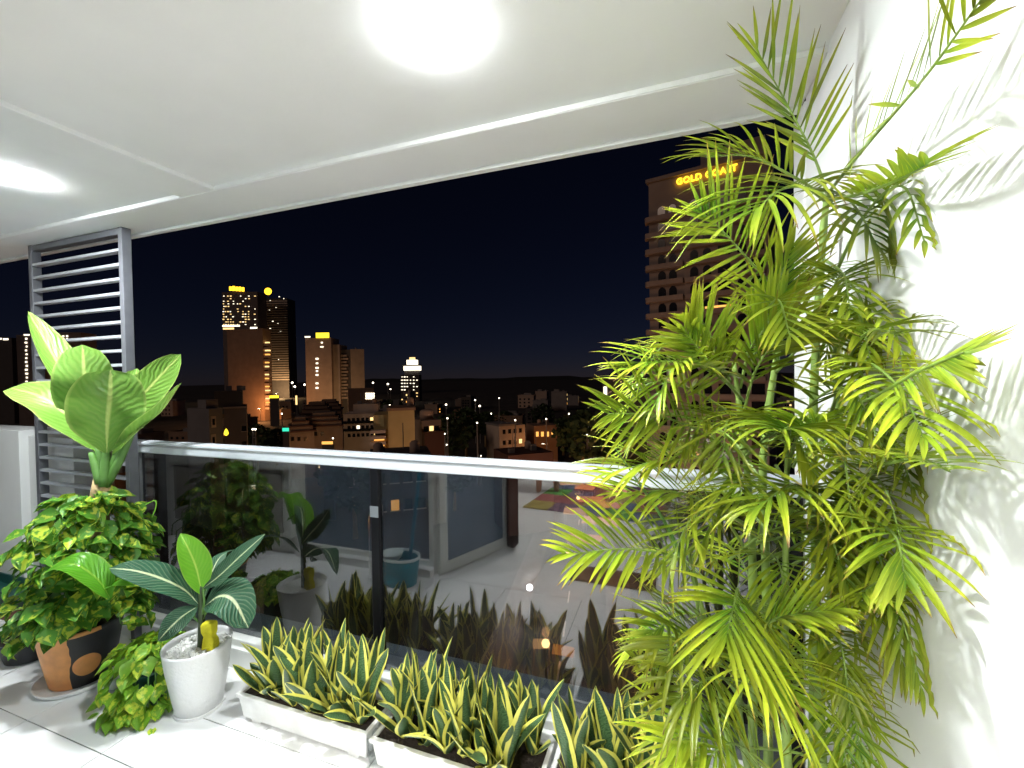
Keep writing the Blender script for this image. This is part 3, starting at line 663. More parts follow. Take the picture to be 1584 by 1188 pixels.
for k in range(190):
    u = rd.random()
    if u < 0.62:   # dome
        a = rd.uniform(0, 6.283); r = 0.15*math.sqrt(rd.random()); P = Vector((r*math.cos(a), r*math.sin(a), 0.10*math.sqrt(max(0, 1-(r/0.17)**2))+rd.uniform(-0.02, 0.02)))
        P += Vector((-0.02, 0.0, 0.0))
    else:          # spill over the front-left side
        a = cz+rd.gauss(-0.55, 0.55); zz = -rd.random()**0.8*0.13; r = 0.145+rd.uniform(-0.015, 0.025); P = Vector((r*math.cos(a), r*math.sin(a), zz))
    o_ = Vector((P.x, P.y, 0)); o_ = o_.normalized() if o_.length > 1e-3 else Vector((1, 0, 0))
    put_leaf(lp, P, o_*rd.uniform(.3, 1)-UP*rd.uniform(0, .9)+Vector((rd.uniform(-.5, .5), rd.uniform(-.5, .5), 0)), o_*0.5+UP, rd.uniform(0.05, 0.08), PLM, rd)

# pale round stone ball beside it
SBp = onZ(181, 1062, 0); 
sb = MB(); sb.lathe([(0.004, 0.0), (0.03, 0.004), (0.05, 0.02), (0.056, 0.045), (0.05, 0.072), (0.032, 0.09), (0.004, 0.098)], seg=28)
sb.build('pale_stone', mat('pale_stone', (0.66, 0.65, 0.58), 0.6, var=0.08, vscale=20, bump=0.1), loc=SBp, smooth=True, label='smooth pale rounded stone between the orange pot and the green pot', cat='stone')
# dark bowl pot and troughs at the far left
DB = onZ(50, 1012, 0); DB.z = 0
db = empty('black_pot', DB, label='shallow black plastic pot left of the orange pot', cat='pot')
MB().lathe([(0.10, 0.0), (0.105, 0.002), (0.135, 0.11), (0.150, 0.112), (0.152, 0.126), (0.138, 0.126), (0.130, 0.105)], seg=40, caps=False).build('body', M['black_plastic'], db, smooth=True)
MB().lathe([(0.001, 0.1), (0.131, 0.1)], caps=False).build('soil', M['soil'], db)
WB = onZ(22, 985, 0)
wt = empty('seed_trough', (-3.95, 1.42, 0), R_(2), label='long white trough with dry reddish soil at the left edge', cat='planter')
o = MB(); o.taper((-0.75, -0.10, 0.0), (0.38, 0.10, 0.12), 0.012); o.build('body', M['white_plastic'], wt, bevel=0.005)
o = MB(); o.box((-0.76, -0.11, 0.1205), (0.39, -0.088, 0.145)); o.box((-0.76, 0.088, 0.1205), (0.39, 0.11, 0.145)); o.box((-0.76, -0.0878, 0.1205), (-0.738, 0.0878, 0.145)); o.box((0.368, -0.0878, 0.1205), (0.39, 0.0878, 0.145)); o.build('rim', M['white_plastic'], wt, bevel=0.004)
MB().box((-0.737, -0.0875, 0.1205), (0.367, 0.0875, 0.132)).build('soil', M['soil_red'], wt)
gt = empty('green_tray', (-4.02, 1.43, 0.1452), R_(1), label='dark green tray lying on the white trough at the left edge', cat='tray')
o = MB(); o.box((-0.40, 0.0, 0.0), (0.38, 0.17, 0.012)); o.box((-0.40, 0.0, 0.0121), (0.38, 0.012, 0.075)); o.box((-0.40, 0.158, 0.0121), (0.38, 0.17, 0.075)); o.box((0.368, 0.0122, 0.0121), (0.38, 0.1578, 0.075)); o.box((-0.40, 0.0122, 0.0121), (-0.388, 0.1578, 0.075))
o.build('body', M['green_plastic'], gt, bevel=0.004)

# ------------------------------------------------------------------ areca palm
PP = Vector((0.235, 1.27, 0))
pt = empty('palm_pot', PP, label='dark round pot at the foot of the palm by the side wall', cat='pot')
MB().lathe([(0.115, 0.001), (0.12, 0.003), (0.15, 0.24), (0.157, 0.245), (0.16, 0.27), (0.148, 0.27), (0.143, 0.24)], seg=40, caps=False).build('body', M['black_plastic'], pt, smooth=True)
MB().lathe([(0.001, 0.242), (0.144, 0.242)], caps=False).build('soil', M['soil'], pt)
pa = empty('areca_palm', PP+Vector((0, 0, 0.245)), label='large feathery areca palm growing against the white side wall', cat='palm')
pr = random.Random(33)
def clampP(P, m=0.012):
    P = Vector(P)
    if P.x > WX-m: P.x = WX-m-pr.uniform(0, 0.006)
    if P.y > GL-0.03: P.y = GL-0.03-pr.uniform(0, 0.01)
    if P.z > CEIL-0.02: P.z = CEIL-0.02
    return P
def frond(ctrl, llen=0.19, npair=15, start=0.22, hint=None, droop=0.5, spread=62, lw=0.0085, split=False, rr=0.0042, tipang=22, skip=()):
    """pinnate palm leaf: a rachis with paired strap leaflets, all in room space"""
    npair = int(npair*1.4); ctrl = [clampP(c) for c in ctrl]; n = 22; sp = curve_pts(ctrl, n); hint = hint or UP; sd, nr = frame_for(sp, hint)
    O = pa.location
    rb = MB(); rb.tube([p-O for p in sp], [rr*(1-0.75*i/(n-1)) for i in range(n)], 6)
    fo = rb.build('frond', M['palm_stem'], pa, smooth=True)
    mb = MB()
    for k in range(npair*2):
        side = 1 if k % 2 else -1
        if side in skip: continue
        u = (k//2+0.5*(k % 2)*0.8)/(npair-0.2); s = start+(1-start)*min(u, 1.0)
        i = min(int(s*(n-1)), n-2); fr = s*(n-1)-i
        P = sp[i].lerp(sp[i+1], fr); t = (sp[i+1]-sp[i]).normalized(); S = sd[i]*side; Nn = nr[i]
        an = R_(spread+(tipang-spread)*u**1.3+pr.uniform(-9, 9))
        d = (t*math.cos(an)+S*math.sin(an)+Nn*(0.28+pr.uniform(-0.12, 0.12))).normalized()
        L = llen*(0.62+0.75*math.sin(math.pi*min(1, (u*0.86+0.10))))*pr.uniform(0.86, 1.1)*(0.72 if u > 0.85 else 1)
        m = 7; q = []
        dr = droop*pr.uniform(0.6, 1.3)
        pos = P.copy(); dd = d.copy(); 
        for j in range(m):
            q.append(clampP(pos, 0.005)); dd = (dd-UP*dr*0.16*(j/m+0.25)).normalized(); pos = pos+dd*(L/(m-1))
        bn = d.cross(S if abs(d.dot(S)) < 0.95 else t).cross(d)
        tw = Nn if abs(d.dot(Nn)) < 0.9 else t
        ls, ln = frame_for(q, tw)
        hw = [min(lw, .0088)*0.56*x for x in (0.30, 0.80, 1.0, 0.95, 0.78, 0.48, 0.06)]
        tgt = MB() if split else mb
        tgt.strip([p-O for p in q], hw, ls, ln, 0.45, 2)
        if split: tgt.build('leaflet', M['palm'], fo, smooth=True)
    if not split: mb.build('leaflets', M['palm'], fo, smooth=True, kind='stuff')
    return fo
def A(*pts): return [at(x, y, t) for x, y, t in pts]
# stems
def stem(pts, r0, r1):
    P = curve_pts(pts, 26); O = pa.location; rad = []
    for i in range(26):
        r = r0+(r1-r0)*i/25
        rad.append(r*(1.14 if i % 4 == 0 else 1.0))
    MB().tube([p-O for p in P], rad, 10).build('stem', M['palm_stem'], pa, smooth=True)
B0 = PP+Vector((0, 0, 0.24))
stem([B0+Vector((0.09, 0.02, 0)), at(1262, 900, 1.17), at(1258, 640, 1.17), at(1272, 380, 1.13), at(1280, 300, 1.10)], 0.013, 0.007)
stem([B0+Vector((0.10, -0.06, 0)), at(1268, 1080, 1.10), at(1290, 900, 1.09), at(1300, 700, 1.07), at(1290, 560, 1.06)], 0.014, 0.006)
stem([B0+Vector((0.0, 0.05, 0)), at(1185, 900, 1.22), at(1180, 720, 1.20), at(1200, 560, 1.18), at(1225, 440, 1.16)], 0.013, 0.006)
stem([B0+Vector((-0.05, 0.0, 0)), at(1165, 960, 1.15), at(1160, 780, 1.14), at(1145, 640, 1.13), at(1135, 560, 1.12)], 0.012, 0.005)
stem([B0+Vector((-0.07, -0.06, 0)), at(1120, 1100, 1.10), at(1090, 960, 1.08), at(1065, 850, 1.07)], 0.010, 0.004)
stem([B0+Vector((-0.02, -0.09, 0)), at(1150, 1150, 1.02), at(1140, 1040, 1.0), at(1140, 920, 0.98)], 0.010, 0.004)
stem([B0+Vector((0.04, -0.08, 0)), at(1215, 1120, 1.03), at(1215, 900, 1.02), at(1218, 680, 1.0)], 0.011, 0.005)
tc0 = -FWD
FR = [
 # top of the plant
 dict(c=A((1280,300,1.09),(1258,240,1.08),(1222,170,1.06),(1168,72,1.04)), llen=.15, npair=11, start=.28, hint=tc0, droop=.15, spread=48, split=True),
 dict(c=A((1280,300,1.02),(1340,225,.80),(1430,120,.60),(1535,-25,.475)), llen=.095, npair=13, start=.22, hint=tc0+RGT*-.6, droop=.05, spread=44, lw=.006, split=True),
 dict(c=A((1280,310,1.03),(1330,300,.84),(1385,280,.69),(1435,255,.59)), llen=.09, npair=10, start=.25, hint=UP, droop=.3, spread=40),
 dict(c=A((1278,305,1.08),(1225,272,1.05),(1160,242,1.04),(1092,243,1.05)), llen=.13, npair=12, start=.25, hint=UP+tc0*.3, droop=.9, spread=46, split=True),
 dict(c=A((1275,310,1.08),(1245,290,1.00),(1205,295,.94),(1165,330,.92)), llen=.20, npair=12, start=.2, hint=UP+tc0*.4, droop=1.5, spread=60),
 dict(c=A((1225,470,1.12),(1170,415,1.06),(1125,365,1.03),(1083,325,1.02)), llen=.145, npair=13, start=.22, hint=tc0, droop=.15, spread=66, split=True),
 dict(c=A((1280,320,1.05),(1300,300,.98),(1330,330,.9),(1360,390,.86)), llen=.13, npair=11, start=.2, droop=1.2),
 dict(c=A((1272,400,1.1),(1300,420,1.0),(1335,470,.95),(1350,540,.93)), llen=.12, npair=12, start=.2, droop=1.2, lw=.006),
 # middle left
 dict(c=A((1135,600,1.12),(1090,570,1.05),(1030,560,1.0),(968,572,.98)), llen=.12, npair=14, start=.18, hint=UP+tc0*.4, droop=.8, split=True),
 dict(c=A((1150,620,1.12),(1110,575,1.05),(1080,540,1.02),(1058,508,1.0)), llen=.13, npair=12, hint=tc0, droop=.2, spread=50),
 dict(c=A((1130,700,1.12),(1080,665,1.05),(1010,642,1.0),(940,640,.97)), llen=.14, npair=15, start=.15, hint=tc0*.8+UP*.4, droop=.35, spread=58, split=True),
 dict(c=A((1160,760,1.13),(1110,725,1.06),(1030,712,1.02),(935,735,.98)), llen=.14, npair=15, start=.15, hint=UP+tc0*.3, droop=.7, split=True),
 dict(c=A((1085,1000,1.1),(1065,880,1.04),(985,850,.98),(872,858,.93)), llen=.125, npair=17, start=.30, hint=tc0*.55+UP*.7, droop=.55, spread=58, split=True),
 dict(c=A((1160,860,1.15),(1110,790,1.08),(1040,760,1.05),(950,765,1.02)), llen=.15, npair=14, start=.2, hint=UP+tc0*.4, droop=.6),
 dict(c=A((1200,560,1.17),(1190,500,1.1),(1200,450,1.08),(1225,380,1.06)), llen=.12, npair=14, hint=tc0, droop=.25, spread=42),
 dict(c=A((1145,600,1.13),(1160,540,1.08),(1185,505,1.05),(1215,450,1.04)), llen=.11, npair=14, hint=tc0+UP*.3, droop=.4, spread=45),
 dict(c=A((1150,640,1.13),(1170,570,1.06),(1210,520,1.02),(1265,500,.98)), llen=.12, npair=13, hint=tc0, droop=.5, spread=40),
 dict(c=A((1130,590,1.12),(1110,560,1.08),(1100,520,1.06),(1075,480,1.04)), llen=.10, npair=10, hint=tc0, droop=.2, spread=50),
 # centre
 dict(c=A((1216,760,1.0),(1218,690,.95),(1222,662,.90),(1205,668,.84)), llen=.14, npair=12, start=.45, hint=UP+tc0*.2, droop=1.6, spread=72, lw=.010),
 dict(c=A((1216,740,1.0),(1232,680,.96),(1262,655,.9),(1310,672,.86)), llen=.13, npair=12, start=.35, droop=1.2, spread=55),
 dict(c=A((1218,800,1.02),(1240,760,.95),(1215,755,.88),(1165,790,.84)), llen=.15, npair=12, start=.25, droop=1.6),
 dict(c=A((1200,720,1.1),(1230,760,1.0),(1262,765,.92),(1300,790,.86)), llen=.14, npair=12, start=.25, droop=1.5),
 # right side against the wall
 dict(c=A((1292,640,1.0),(1350,615,.78),(1420,575,.62),(1490,545,.52)), llen=.072, npair=16, start=.3, hint=tc0, droop=.2, spread=50, lw=.0075, split=True),
 dict(c=A((1290,560,1.0),(1340,560,.84),(1390,600,.70),(1430,680,.62)), llen=.10, npair=13, droop=1.1),
 dict(c=A((1300,720,1.0),(1350,720,.82),(1420,710,.66),(1470,730,.56)), llen=.08, npair=14, droop=.6, lw=.007),
 dict(c=A((1295,600,1.0),(1320,540,.88),(1350,510,.78),(1395,520,.68)), llen=.10, npair=12, droop=.8, lw=.007),
 dict(c=A((1300,760,1.0),(1345,800,.84),(1385,830,.72),(1400,900,.68)), llen=.10, npair=12, droop=.9),
 dict(c=A((1255,980,1.05),(1295,950,.9),(1335,915,.8),(1372,892,.72)), llen=.09, npair=12, start=.2, hint=tc0, droop=.25, spread=28, lw=.009),
 dict(c=A((1290,830,1.0),(1330,760,.86),(1370,700,.75),(1400,640,.68)), llen=.09, npair=13, hint=tc0, droop=.4, lw=.007),
 # lower front
 dict(c=A((1140,1010,1.0),(1142,915,.92),(1135,935,.86),(1122,990,.82)), llen=.15, npair=13, start=.40, hint=tc0+UP*.4, droop=.6, spread=62, lw=.0095, split=True),
 dict(c=A((1150,1010,.98),(1185,965,.90),(1240,950,.85),(1300,945,.80)), llen=.12, npair=14, start=.25, hint=UP+tc0*.4, droop=.5, spread=50, lw=.009, split=True),
 dict(c=A((1150,1090,1.0),(1120,1050,.92),(1085,1055,.88),(1050,1085,.86)), llen=.13, npair=12, start=.25, droop=1.5, lw=.010),
 dict(c=A((1140,1100,1.02),(1155,1040,.92),(1180,1045,.86),(1215,1080,.83)), llen=.14, npair=12, start=.25, droop=1.6, lw=.010),
 dict(c=A((1110,1110,1.06),(1060,1065,1.0),(1015,1035,.97),(978,1020,.95)), llen=.075, npair=10, start=.35, hint=UP+tc0*.4, droop=.7, lw=.007),
 dict(c=A((1090,1040,1.1),(1065,985,1.04),(1035,965,1.0),(1000,985,.98)), llen=.10, npair=11, hint=UP+tc0*.3, droop=.8),
 dict(c=A((1120,960,1.1),(1090,970,1.0),(1060,985,.94),(1025,1025,.92)), llen=.11, npair=11, hint=UP+tc0*.5, droop=.7, lw=.010),
 dict(c=A((1170,1250,1.0),(1130,1165,.92),(1085,1140,.88),(1030,1150,.86)), llen=.13, npair=12, hint=UP+tc0*.4, droop=.7),
 dict(c=A((1190,1260,1.0),(1170,1180,.92),(1130,1150,.86),(1080,1185,.84)), llen=.14, npair=12, hint=UP+tc0*.4, droop=.9, lw=.010),
]
for d in FR:
    c = d.pop('c'); frond(c, **d)
# unopened spear
sp_ = curve_pts(A((1062, 880, 1.05), (1030, 810, 1.03), (990, 750, 1.01), (948, 688, 0.99)), 12)
MB().tube([p-pa.location for p in sp_], [0.006*(1-0.85*i/11) for i in range(12)], 8).build('spear', M['stem'], pa, smooth=True)
# fronds filling the inside of the clump
for k in range(46):
    yy = pr.uniform(520, 1170); xx = 1190+pr.uniform(-65, 40); tb = pr.uniform(1.08, 1.2)
    b = at(xx, yy, tb); az = pr.uniform(-3.0, 0.4) if k % 3 else pr.uniform(0, 6.28)
    L = pr.uniform(0.22, 0.36); d = Vector((math.cos(az), math.sin(az), 0)); el = pr.uniform(0.1, 0.8)
    c = [b, b+d*L*0.4+UP*L*el*0.5, b+d*L*0.75+UP*L*el*0.6, b+d*L+UP*L*(el*0.6-0.3)]
    if b.x+d.x*L > WX-0.02: c = [Vector((min(q.x, WX-0.03), q.y, q.z)) for q in c]
    frond(c, llen=pr.uniform(.09, .13), npair=11, start=.25, droop=pr.uniform(.4, 1.2), lw=.0075)

# thin darker fronds on the wall side
for k in range(13):
    yy = 420+k*52+pr.uniform(-20, 20); b = at(1285+pr.uniform(-15, 10), yy, 1.05); az = pr.uniform(-2.0, -1.05); L = pr.uniform(0.22, 0.34); el = pr.uniform(0.2, 0.9)
    d = Vector((math.cos(az)*.35, math.sin(az), 0)).normalized()
    frond([b, b+d*L*0.4+UP*L*el*0.5, b+d*L*0.75+UP*L*el*0.55, b+d*L+UP*L*(el*0.5-0.35)], llen=pr.uniform(.07, .10), npair=12, start=.2, droop=pr.uniform(.5, 1.2), lw=.0072)

# ================================================================== THINGS SEEN MIRRORED IN THE GLASS
bk = empty('mop_bucket', (-1.88, 0.665, 0), R_(5), label='teal mop bucket with a pale spin basket by the window', cat='bucket')
o = MB(); N_ = 40
def oval(a, b, z): return [(a*math.cos(2*math.pi*j/N_), b*math.sin(2*math.pi*j/N_), z) for j in range(N_)]
o.rings([oval(.15, .105, .001), oval(.165, .115, .01), oval(.195, .135, .20), oval(.20, .14, .225), oval(.192, .132, .225), oval(.185, .125, .20), oval(.16, .11, .02), oval(.01, .01, .019)], False)
o.build('tub', M['teal'], bk, smooth=True)
o = MB(); o.rings([oval(.203, .143, .215), oval(.203, .143, .232), oval(.186, .126, .232), oval(.186, .126, .215)], False); o.build('rim', M['pale_plastic'], bk, smooth=True)
o = MB(); o.lathe([(.085, .20), (.095, .228), (.10, .238), (.09, .24), (.075, .19), (.01, .17)], (-.085, 0, 0), 30, caps=False); o.build('spin_basket', M['pale_plastic'], bk, smooth=True)
bk.scale = (.82, .82, .9)
mp = empty('mop', (-1.805, 0.665, 0.07), label='mop with a blue handle leaning from the bucket to the window', cat='mop')
o = MB(); o.tube([(0, 0, 0.02), (0.05, -0.11, 0.80)], 0.013, 12); o.build('handle', mat('mop_blue', (0.02, 0.20, 0.32), 0.3), mp)
o = MB(); o.tube([(0.0497, -0.1095, 0.796), (0.0525, -0.1155, 0.84)], 0.0135, 12); o.build('handle_cap', M['white_plastic'], mp)
o = MB(); o.lathe([(.01, -0.04), (.05, -.03), (.055, 0), (.02, .04)], seg=18); o.build('mop_head', M['pale_plastic'], mp, smooth=True)
cu.build('curtain', M['curtain'], smooth=True, label='narrow dark curtain hanging beside the open door inside the room', cat='curtain')
# foam play mat of coloured squares
pmr = empty('play_mat', (-0.78, -2.0, -0.0), R_(6), label='multicoloured foam play mat on the room floor', cat='mat')
prd = random.Random(4); pc = [(0.10, 0.34, 0.06), (0.36, 0.30, 0.08), (0.16, 0.10, 0.16), (0.42, 0.16, 0.08), (0.12, 0.15, 0.24), (0.34, 0.10, 0.10)]
pmats = [mat('foam_'+n_, c, 0.8, var=0.25, vscale=9) for n_, c in zip(('green', 'yellow', 'purple', 'orange', 'blue', 'red'), pc)]
for i in range(5):
    for j in range(5):
        MB().box((-0.75+i*0.3+0.002, -0.75+j*0.3+0.002, 0.001), (-0.45+i*0.3-0.002, -0.45+j*0.3-0.002, 0.014)).build('mat_square', pmats[(i*2+j*3+prd.randint(0, 2)) % 6], pmr)
MB().box((-0.72, 0.0, 0.001), (-0.12, 0.24, 0.016)).build('door_mat', mat('coir_brown', (0.12, 0.06, 0.03), 0.95, var=0.4, vscale=40, bump=0.7), label='brown mat on the floor at the balcony doorway', cat='mat', bevel=0.003)
# person standing in the room
def skin(name, nodes_, edges, m, parent, root=0, sub=2):
    me = bpy.data.meshes.new(name); me.from_pydata([n_[0] for n_ in nodes_], edges, []); o_ = link(name, me, m, parent)
    sm = o_.modifiers.new('skin', 'SKIN'); sm.use_smooth_shade = True
    for v, n_ in zip(me.skin_vertices[0].data, nodes_): v.radius = n_[1] if isinstance(n_[1], tuple) else (n_[1], n_[1])
    me.skin_vertices[0].data[root].use_root = True
    su = o_.modifiers.new('sub', 'SUBSURF'); su.levels = sub; su.render_levels = sub
    return o_
pe = empty('person', (-1.50, -2.02, 0.0), R_(160), label='bare-legged person in dark shorts standing in the room by the play mat', cat='person')
nd = [((0, 0, .92), (.15, .11)), ((0, .0, 1.12), (.13, .09)), ((0, 0, 1.36), (.15, .10)), ((0, 0, 1.45), .06), ((0, .01, 1.52), .05), ((0, .02, 1.60), (.075, .09)), ((0, .01, 1.70), (.06, .075))]
ed = [(0, 1), (1, 2), (2, 3), (3, 4), (4, 5), (5, 6)]
for s_ in (-1, 1):
    k = len(nd)
    nd += [((s_*.09, 0, .86), .085), ((s_*.10, .01, .48), .055), ((s_*.105, -.01, .32), .058), ((s_*.11, -.02, .09), .036), ((s_*.115, -.03, .04), .036), ((s_*.12, .13, .025), (.035, .022))]
    ed += [(0, k), (k, k+1), (k+1, k+2), (k+2, k+3), (k+3, k+4), (k+4, k+5)]
    k = len(nd)
    nd += [((s_*.17, 0, 1.38), .06), ((s_*.22, -.01, 1.10), .043), ((s_*.23, .05, .86), .032), ((s_*.23, .07, .77), (.02, .035))]
    ed += [(2, k), (k, k+1), (k+1, k+2), (k+2, k+3)]
    for q, (fx, fl_) in enumerate(((-.024, .07), (-.008, .085), (.008, .08), (.022, .065))):
        nd += [((s_*.23, .07+fx, .73), .009), ((s_*.225, .085+fx, .73-fl_), .007)]; e0 = len(nd)-2; ed += [(k+3, e0), (e0, e0+1)]
    nd += [((s_*.215, .11, .75), .009), ((s_*.20, .125, .71), .008)]; e0 = len(nd)-2; ed += [(k+3, e0), (e0, e0+1)]
body = skin('body', nd, ed, mat('skin', (0.42, 0.24, 0.16), 0.6), pe)
sh = [((0, 0, .95), (.165, .125)), ((0, 0, .88), (.16, .12))]; she = [(0, 1)]
for s_ in (-1, 1):
    k = len(sh); sh += [((s_*.095, 0, .84), .11), ((s_*.10, .005, .56), .10)]; she += [(1, k), (k, k+1)]
skin('shorts', sh, she, mat('dark_cloth', (0.03, 0.03, 0.045), 0.9), pe)
ts = [((0, 0, .92), (.165, .12)), ((0, 0, 1.12), (.15, .108)), ((0, 0, 1.37), (.165, .115)), ((0, 0, 1.44), .075)]; tse = [(0, 1), (1, 2), (2, 3)]
for s_ in (-1, 1):
    k = len(ts); ts += [((s_*.175, 0, 1.385), .075), ((s_*.205, -.005, 1.20), .065)]; tse += [(2, k), (k, k+1)]
skin('shirt', ts, tse, mat('grey_cloth', (0.30, 0.30, 0.32), 0.9), pe)
hr = MB(); hr.lathe([(.078, .02), (.088, .06), (.085, .11), (.06, .145), (.005, .16)], (0, -.005, 1.585), 20); hr.build('hair', M['black_paint'], pe, smooth=True)

# ================================================================== THE CITY
GZ = -26.0
def wm(name, col, var=0.12): return mat(name, col, 0.85, var=var, vscale=0.25, bump=0.1, bscale=3)
M['brown_wall'] = wm('brown_wall', (0.34, 0.22, 0.15)); M['beige_wall'] = wm('beige_wall', (0.50, 0.38, 0.31)); M['ochre_wall'] = wm('ochre_wall', (0.62, 0.50, 0.24))
M['grey_wall'] = wm('grey_wall', (0.26, 0.25, 0.25)); M['dark_wall'] = wm('dark_wall', (0.10, 0.09, 0.09)); M['rose_wall'] = wm('rose_wall', (0.24, 0.19, 0.17)); M['white_wall'] = wm('white_wall', (0.62, 0.52, 0.45))
M['tower_wall'] = wm('tower_wall', (0.36, 0.30, 0.27)); M['red_roof'] = wm('red_roof', (0.10, 0.05, 0.04)); M['pane'] = mat('dark_pane', (0.012, 0.013, 0.016), 0.15)
M['w_warm'] = emit('warm_window', (1.0, 0.66, 0.26), 0.9); M['w_pale'] = emit('pale_window', (1.0, 0.88, 0.66), 1.3); M['w_amber'] = emit('amber_window', (1.0, 0.45, 0.10), 0.8)
M['sign_gold'] = emit('gold_sign', (1.0, 0.52, 0.02), 1.9); M['sign_yellow'] = emit('yellow_sign', (1.0, 0.72, 0.03), 1.3); M['sign_green'] = emit('green_sign', (0.05, 0.9, 0.55), 0.6)
M['spot'] = emit('street_spot', (1.0, 0.86, 0.66), 4.0)
MB().box((-2500, 4.0, GZ-1), (2500, 4500, GZ)).build('ground', mat('night_ground', (0.055, 0.05, 0.048), 0.95, var=0.4, vscale=0.05), kind='structure')

class Bld:
    def __init__(s, name, label, L, Rr, ytop, dep, wall, cat='building', group=None, zb=GZ):
        (x0, t0), (x1, t1) = L, Rr
        a, b = at(x0, ytop, t0), at(x1, ytop, t1)
        if t0 != t1:
            zt = (a.z+b.z)/2
        else: zt = a.z
        d = Vector((b.x-a.x, b.y-a.y, 0)); s.w = d.length; s.rz = math.atan2(d.y, d.x); s.o = Vector((a.x, a.y, zb)); s.h = zt-zb; s.dep = dep
        s.ex = d.normalized(); s.ny = Vector((-s.ex.y, s.ex.x, 0))
        s.root = empty(name, s.o, s.rz, label=label, cat=cat, group=group)
        s.body = MB().box((0, 0, 0), (s.w, dep, s.h)).build('wall', M[wall], s.root)
    def loc(s, x, y):
        d = ray(x, y); k = (s.o-CAM).dot(s.ny)/d.dot(s.ny); P = CAM+d*k-s.o
        return P.dot(s.ex), P.z
    def box(s, name, a, b, m): return MB().box(a, b).build(name, M[m] if isinstance(m, str) else m, s.root)
    def rect(s, name, x0, y0, x1, y1, m, proud=0.15, back=0.05, par=None):
        X0, Z1 = s.loc(x0, y0); X1, Z0 = s.loc(x1, y1)
        if X0 > X1: X0, X1 = X1, X0
        return MB().box((X0, -proud, Z0), (X1, back, Z1)).build(name, M[m], par or s.root)

rnd = random.Random(17)
drd = random.Random(99)
def roof_clutter(B, n, h=None):
    h = B.h if h is None else h
    for k in range(n):
        x = drd.uniform(.12, .88)*B.w; y = drd.uniform(.3, .8)*B.dep; q = drd.random()
        if q < .4: MB().box((x-.5, y-.4, h+.003), (x+.5, y+.4, h+drd.uniform(.6, 1.1))).build('air_conditioner', M['grey_wall'], B.root)
        elif q < .7:
            o_ = MB(); o_.lathe([(.6, 0), (.6, 1.1), (.35, 1.4)], (x, y, h+.003), 14); o_.build('water_tank', M['beige_wall'], B.root, smooth=True)
        else: MB().tube([(x, y, h), (x, y, h+drd.uniform(2, 4))], .06, 5).build('antenna', M['grey_wall'], B.root)
def window_grid(B, nx, nz, z0, dz, ww, hh, litp=.15, fx=(.08, .92)):
    pn = MB().box((-ww/2, -.04, 0), (ww/2, .02, hh)).mesh('pane'); pn.materials.append(M['pane'])
    fm = MB().box((-ww/2-.12, -.07, -.14), (ww/2+.12, -.001, -.001)).mesh('sill'); fm.materials.append(M['white_wall'])
    for i in range(nx):
        for j in range(nz):
            X = B.w*(fx[0]+(fx[1]-fx[0])*(i+.5)/nx); Z = B.h-z0-j*dz
            if drd.random() < litp: MB().box((-ww/2, -.04, 0), (ww/2, .02, hh)).build('window', M[drd.choice(('w_amber', 'w_warm', 'w_pale'))], B.root, loc=(X, 0, Z))
            else: link('window', pn, None, B.root, loc=(X, 0, Z))
            link('sill', fm, None, B.root, loc=(X, 0, Z))
# --- far tower with an amber rooftop sign
b = Bld('hotel_tower', 'tall dark tower with scattered lit windows and amber rooftop sign', (343, 600), (398, 600), 452, 22, 'rose_wall')
wme = MB().box((-1.0, -0.25, -0.55), (1.0, 0.02, 0.55)).mesh('lit_window'); wme.materials.append(M['w_warm'])
wme2 = MB().box((-0.9, -0.25, -0.5), (0.9, 0.02, 0.5)).mesh('pale_lit_window'); wme2.materials.append(M['w_pale'])
def lit(B, x, y, me): X, Z = B.loc(x, y); link('window', me, None, B.root, loc=(X, 0, Z), scale=(rnd.uniform(.6, 1.2), 1, rnd.uniform(.7, 1.1)))
for yy in range(458, 505, 4):
    for xx in (346, 349.5, 353, 357, 361, 368, 372, 376, 380, 385, 394):
        pr_ = 0.85 if xx < 354 and yy < 485 else 0.38
        if rnd.random() < pr_*(1.2 if yy > 478 else 0.8): lit(b, xx+rnd.uniform(-.6, .6), yy, wme if rnd.random() < .6 else wme2)
b.rect('lit_band', 344, 503, 371, 505, 'w_pale'); b.rect('lit_band', 345, 507, 362, 509.5, 'w_warm'); b.rect('lit_band', 387, 506, 398, 511, 'w_pale')
for k in range(5): b.rect('sign', 355+k*4.8, 443+rnd.uniform(-1, 1)+k*.6, 358.6+k*4.8, 449.5+k*.3, 'sign_gold', 0.8, 0.2)
# --- striped tower with a round golden emblem
b = Bld('striped_tower', 'tall striped tower with floor bands and a round golden rooftop emblem', (402, 640), (444, 640), 462, 24, 'dark_wall')
nb = 34
for k in range(nb):
    z0 = b.h*0.18+(b.h*0.81)*k/nb; b.box('floor_band', (-0.4, -0.6, z0), (b.w+0.4, -0.001, z0+1.7), 'white_wall')
X, Z = b.loc(414, 450.5); e_ = MB(); e_.rings([[(X+5.0*math.cos(a_*math.pi/12), yy, Z+5.0*math.sin(a_*math.pi/12)) for a_ in range(24)] for yy in (0.5, 1.5)]); e_.build('emblem', M['sign_gold'], b.root)
b.box('emblem_mast', (X-.5, .6, b.h), (X+.5, 1.4, Z-4.5), 'dark_wall')
for xx, yy in ((405, 464), (409, 465), (418, 465), (432, 459), (439, 462), (417, 480), (411, 487), (427, 476), (430, 500), (422, 497), (434, 513), (418, 508), (431, 556), (418, 537)): lit(b, xx, yy, wme2)
